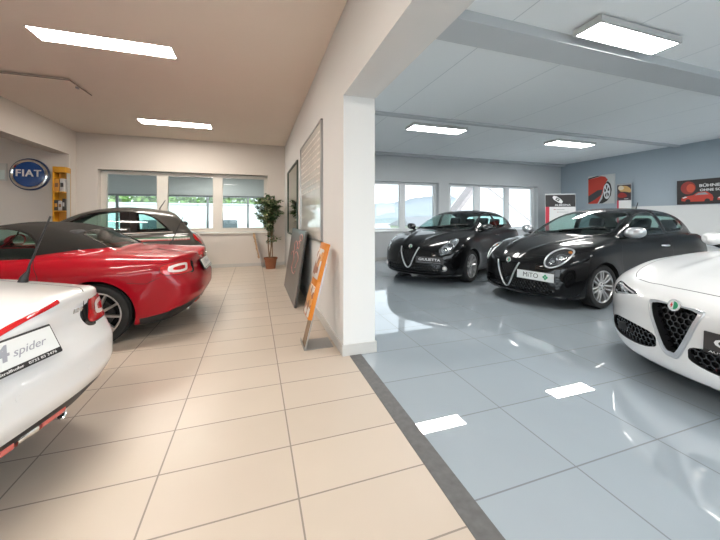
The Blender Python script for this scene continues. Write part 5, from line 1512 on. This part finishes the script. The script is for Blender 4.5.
# gabled white house behind the back wall
t = empty('house', (12.9, 16, 0), 0, 'white gabled house with a brown verge outside the showroom windows', 'house')
M_HOUSE = noisy(mat('white house render', (.80, .80, .80), .9), 3, .02)
pr = [(-1.75, -.6), (3.95, -.6), (3.95, 1.0), (.0, 3.45), (-1.75, 1.45)]
prism('house_wall', pr, lambda a, c: (a, 0, c), (0, 1.0, 0), M_HOUSE, t)
prism('roof_slope', [(-2.1, 1.05), (.0, 3.46), (.12, 3.60), (.12, 3.78), (-.02, 3.78), (-2.25, 1.22)], lambda a, c: (a, -.35, c), (0, .8, 0), noisy(mat('brown verge', (.30, .26, .25), .8), 6, .3), t)
prism('roof_slope', [(4.3, .78), (.0, 3.46), (.12, 3.60), (.12, 3.66), (4.4, .92)], lambda a, c: (a, -.2, c), (0, 1.3, 0), mat('pale tile edge', (.66, .60, .59), .8), t)
# low roofs and far hills, aerial haze mixed into the hill colours
def low_house(x0, x1, y, z_e, z_r, label, m):
    t = empty('house', (x0, y, 0), 0, label, 'house'); w = x1-x0
    bx('wall', .3, w-.3, .4, 5.6, -3, z_e, M_HOUSE, t)
    mobj('roof', [(0, 0, z_e), (w, 0, z_e), (w, 3, z_r), (.9, 3, z_r-.1), (0, 6, z_e), (w, 6, z_e), (0, .1, z_e-.12), (w, .1, z_e-.12)], [(0, 1, 2, 3), (5, 4, 3, 2), (0, 3, 4), (6, 7, 1, 0)], m, t)
low_house(15.4, 24, 30, .30, 1.45, 'low house with a dull grey roof below the rear window', mat('grey roof', (.24, .24, .24), .8))
low_house(15.2, 21, 44, -.9, .35, 'distant pale roofed low house beyond the rear window', mat('pale roof', (.42, .41, .40), .8))
def hills(name, y, x0, x1, prof, col):
    n = 90; V, F = [], []; rnd = random.Random(int(y))
    f = tab(prof)
    for i in range(n+1):
        x = x0+(x1-x0)*i/n; z = float(f(x))+rnd.uniform(-.003, .003)*y
        V += [(x, y, -y*.10), (x, y+y*.12, z*.6), (x, y+y*.25, z), (x, y+y*.5, -y*.05)]
        if i:
            b = 4*(i-1)
            for k in range(3): F.append((b+k, b+4+k, b+5+k, b+k+1))
    return struct(mobj(name, V, F, noisy(mat(name, col, 1.0, spec=0), .02, .12), smooth=True))
hills('hill', 240, 40, 420, [(40, 4), (90, 13), (140, 17), (170, 23), (200, 25), (240, 8), (320, -6), (420, -8)], (.27, .29, .30))
hills('hill.001', 160, 20, 320, [(20, -4), (70, -1), (110, 2), (150, 4), (205, 1), (240, -6), (320, -8)], (.24, .27, .26))
# garden seen through the hall: hedge, a long white building, trees
def bushy(name, x0, x1, y, z0, z1, n, label, cat, cols, seed, kind=None):
    rnd = random.Random(seed); V, F, MI = [], [], []
    for k in range(n):
        c = Vector((rnd.uniform(x0, x1), y+rnd.uniform(-.7, .7), rnd.uniform(z0, z1))); a = Vector((rnd.uniform(-1, 1), rnd.uniform(-1, 1), rnd.uniform(-1, 1))).normalized(); b_ = a.orthogonal().normalized(); s = rnd.uniform(.10, .22); o = len(V)
        for u, v in ((-1, -.5), (0, -.8), (1, 0), (0, .8), (-1, .5)): q = c+a*(u*s)+b_*(v*s); V.append(q[:])
        F.append((o, o+1, o+2, o+3, o+4)); MI.append(rnd.randint(0, len(cols)-1))
    o = mobj(name, V, F, [mat(f'{cat} green {i}', c, .8) for i, c in enumerate(cols)]); o.data.polygons.foreach_set('material_index', MI)
    tag(o, label, cat, kind=kind)
    return o
bushy('hedge', -16, 6, 27.5, -.6, 3.1, 9000, 'tall green hedge outside the far hall windows', 'hedge', [(.16, .30, .07), (.24, .38, .10), (.10, .20, .05)], 4)
t = empty('building', (-4.6, 23, -.6), 0, 'long low white building outside the far hall windows', 'building')
bx('wall', -5.2, 7.6, 0, 3, 0, 2.70, M_HOUSE, t); bx('roof_edge', -5.35, 7.75, -.15, 3.2, 2.70, 2.80, mat('pale roof edge', (.55, .56, .56), .7), t)
bx('window', -2.0, -1.0, -.02, 0, .9, 1.7, mat('dark far window', (.10, .12, .13), .2), t); bx('window', 2.5, 3.5, -.02, 0, .9, 1.7, mat('dark far window', (.10, .12, .13), .2), t)

# ------------------------------------------------------------------ the cars
roadster((-2.65, 4.62, 0), math.radians(180), M_REDPAINT, 'red two-seat roadster with a closed black soft top')
roadster((-2.942, 2.29, 0), math.radians(163), M_WHITEPAINT, 'white two-seat roadster seen from behind at the left edge')
city_car((-2.89, 7.56, 0), math.radians(195), 'dark grey three-door city car with a tricolour side stripe')
hatch_three((5.775, 4.06, 0), math.radians(183.5), 'black three-door hatchback with silver mirrors and a white front plate')
hatch_five((4.78, 6.65, 0), math.radians(209), 'black five-door hatchback with a dark front plate by the rear windows')
saloon((4.995, .993, 0), math.radians(168), 'white saloon car with a large triangular front grille')

# ------------------------------------------------------------------ light and camera
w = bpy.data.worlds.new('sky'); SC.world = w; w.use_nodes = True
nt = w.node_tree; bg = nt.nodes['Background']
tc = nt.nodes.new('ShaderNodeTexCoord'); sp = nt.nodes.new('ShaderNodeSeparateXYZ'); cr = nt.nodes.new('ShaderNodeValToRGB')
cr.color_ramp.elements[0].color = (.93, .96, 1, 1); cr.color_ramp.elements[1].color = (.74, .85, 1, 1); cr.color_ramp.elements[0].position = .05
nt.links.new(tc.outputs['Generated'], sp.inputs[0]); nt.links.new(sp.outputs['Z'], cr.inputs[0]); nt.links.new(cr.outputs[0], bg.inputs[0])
sm = nt.nodes.new('ShaderNodeMapRange'); sm.inputs['From Min'].default_value = .1; sm.inputs['From Max'].default_value = -.9; sm.inputs['To Min'].default_value = 1.4; sm.inputs['To Max'].default_value = 4.5  # sky strengthened towards the unseen front side, added as fill for the rooms
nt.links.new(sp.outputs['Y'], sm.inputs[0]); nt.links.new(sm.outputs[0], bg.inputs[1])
cam = bpy.data.cameras.new('camera'); co = bpy.data.objects.new('camera', cam); COL.objects.link(co); SC.camera = co
F_PX = 318.0
cam.sensor_fit = 'HORIZONTAL'; cam.sensor_width = 36; cam.lens = F_PX/720*36
cam.shift_y = -(270-217.3)/720; cam.clip_start = .05; cam.clip_end = 2000
co.location = (0, 0, 1.28); co.rotation_euler = (PI/2, 0, -math.radians(18.354))
SC.view_settings.view_transform = 'Standard'; SC.view_settings.look = 'None'; SC.view_settings.gamma = 1; SC.view_settings.use_curve_mapping = False
SC.view_settings.exposure = 0.62
SC.cycles.use_denoising = True
SC.cycles.max_bounces = 10; SC.cycles.diffuse_bounces = 5; SC.cycles.glossy_bounces = 5; SC.cycles.transmission_bounces = 6; SC.cycles.transparent_max_bounces = 16
SC.cycles.caustics_reflective = False; SC.cycles.caustics_refractive = False
SC.cycles.sample_clamp_indirect = 6
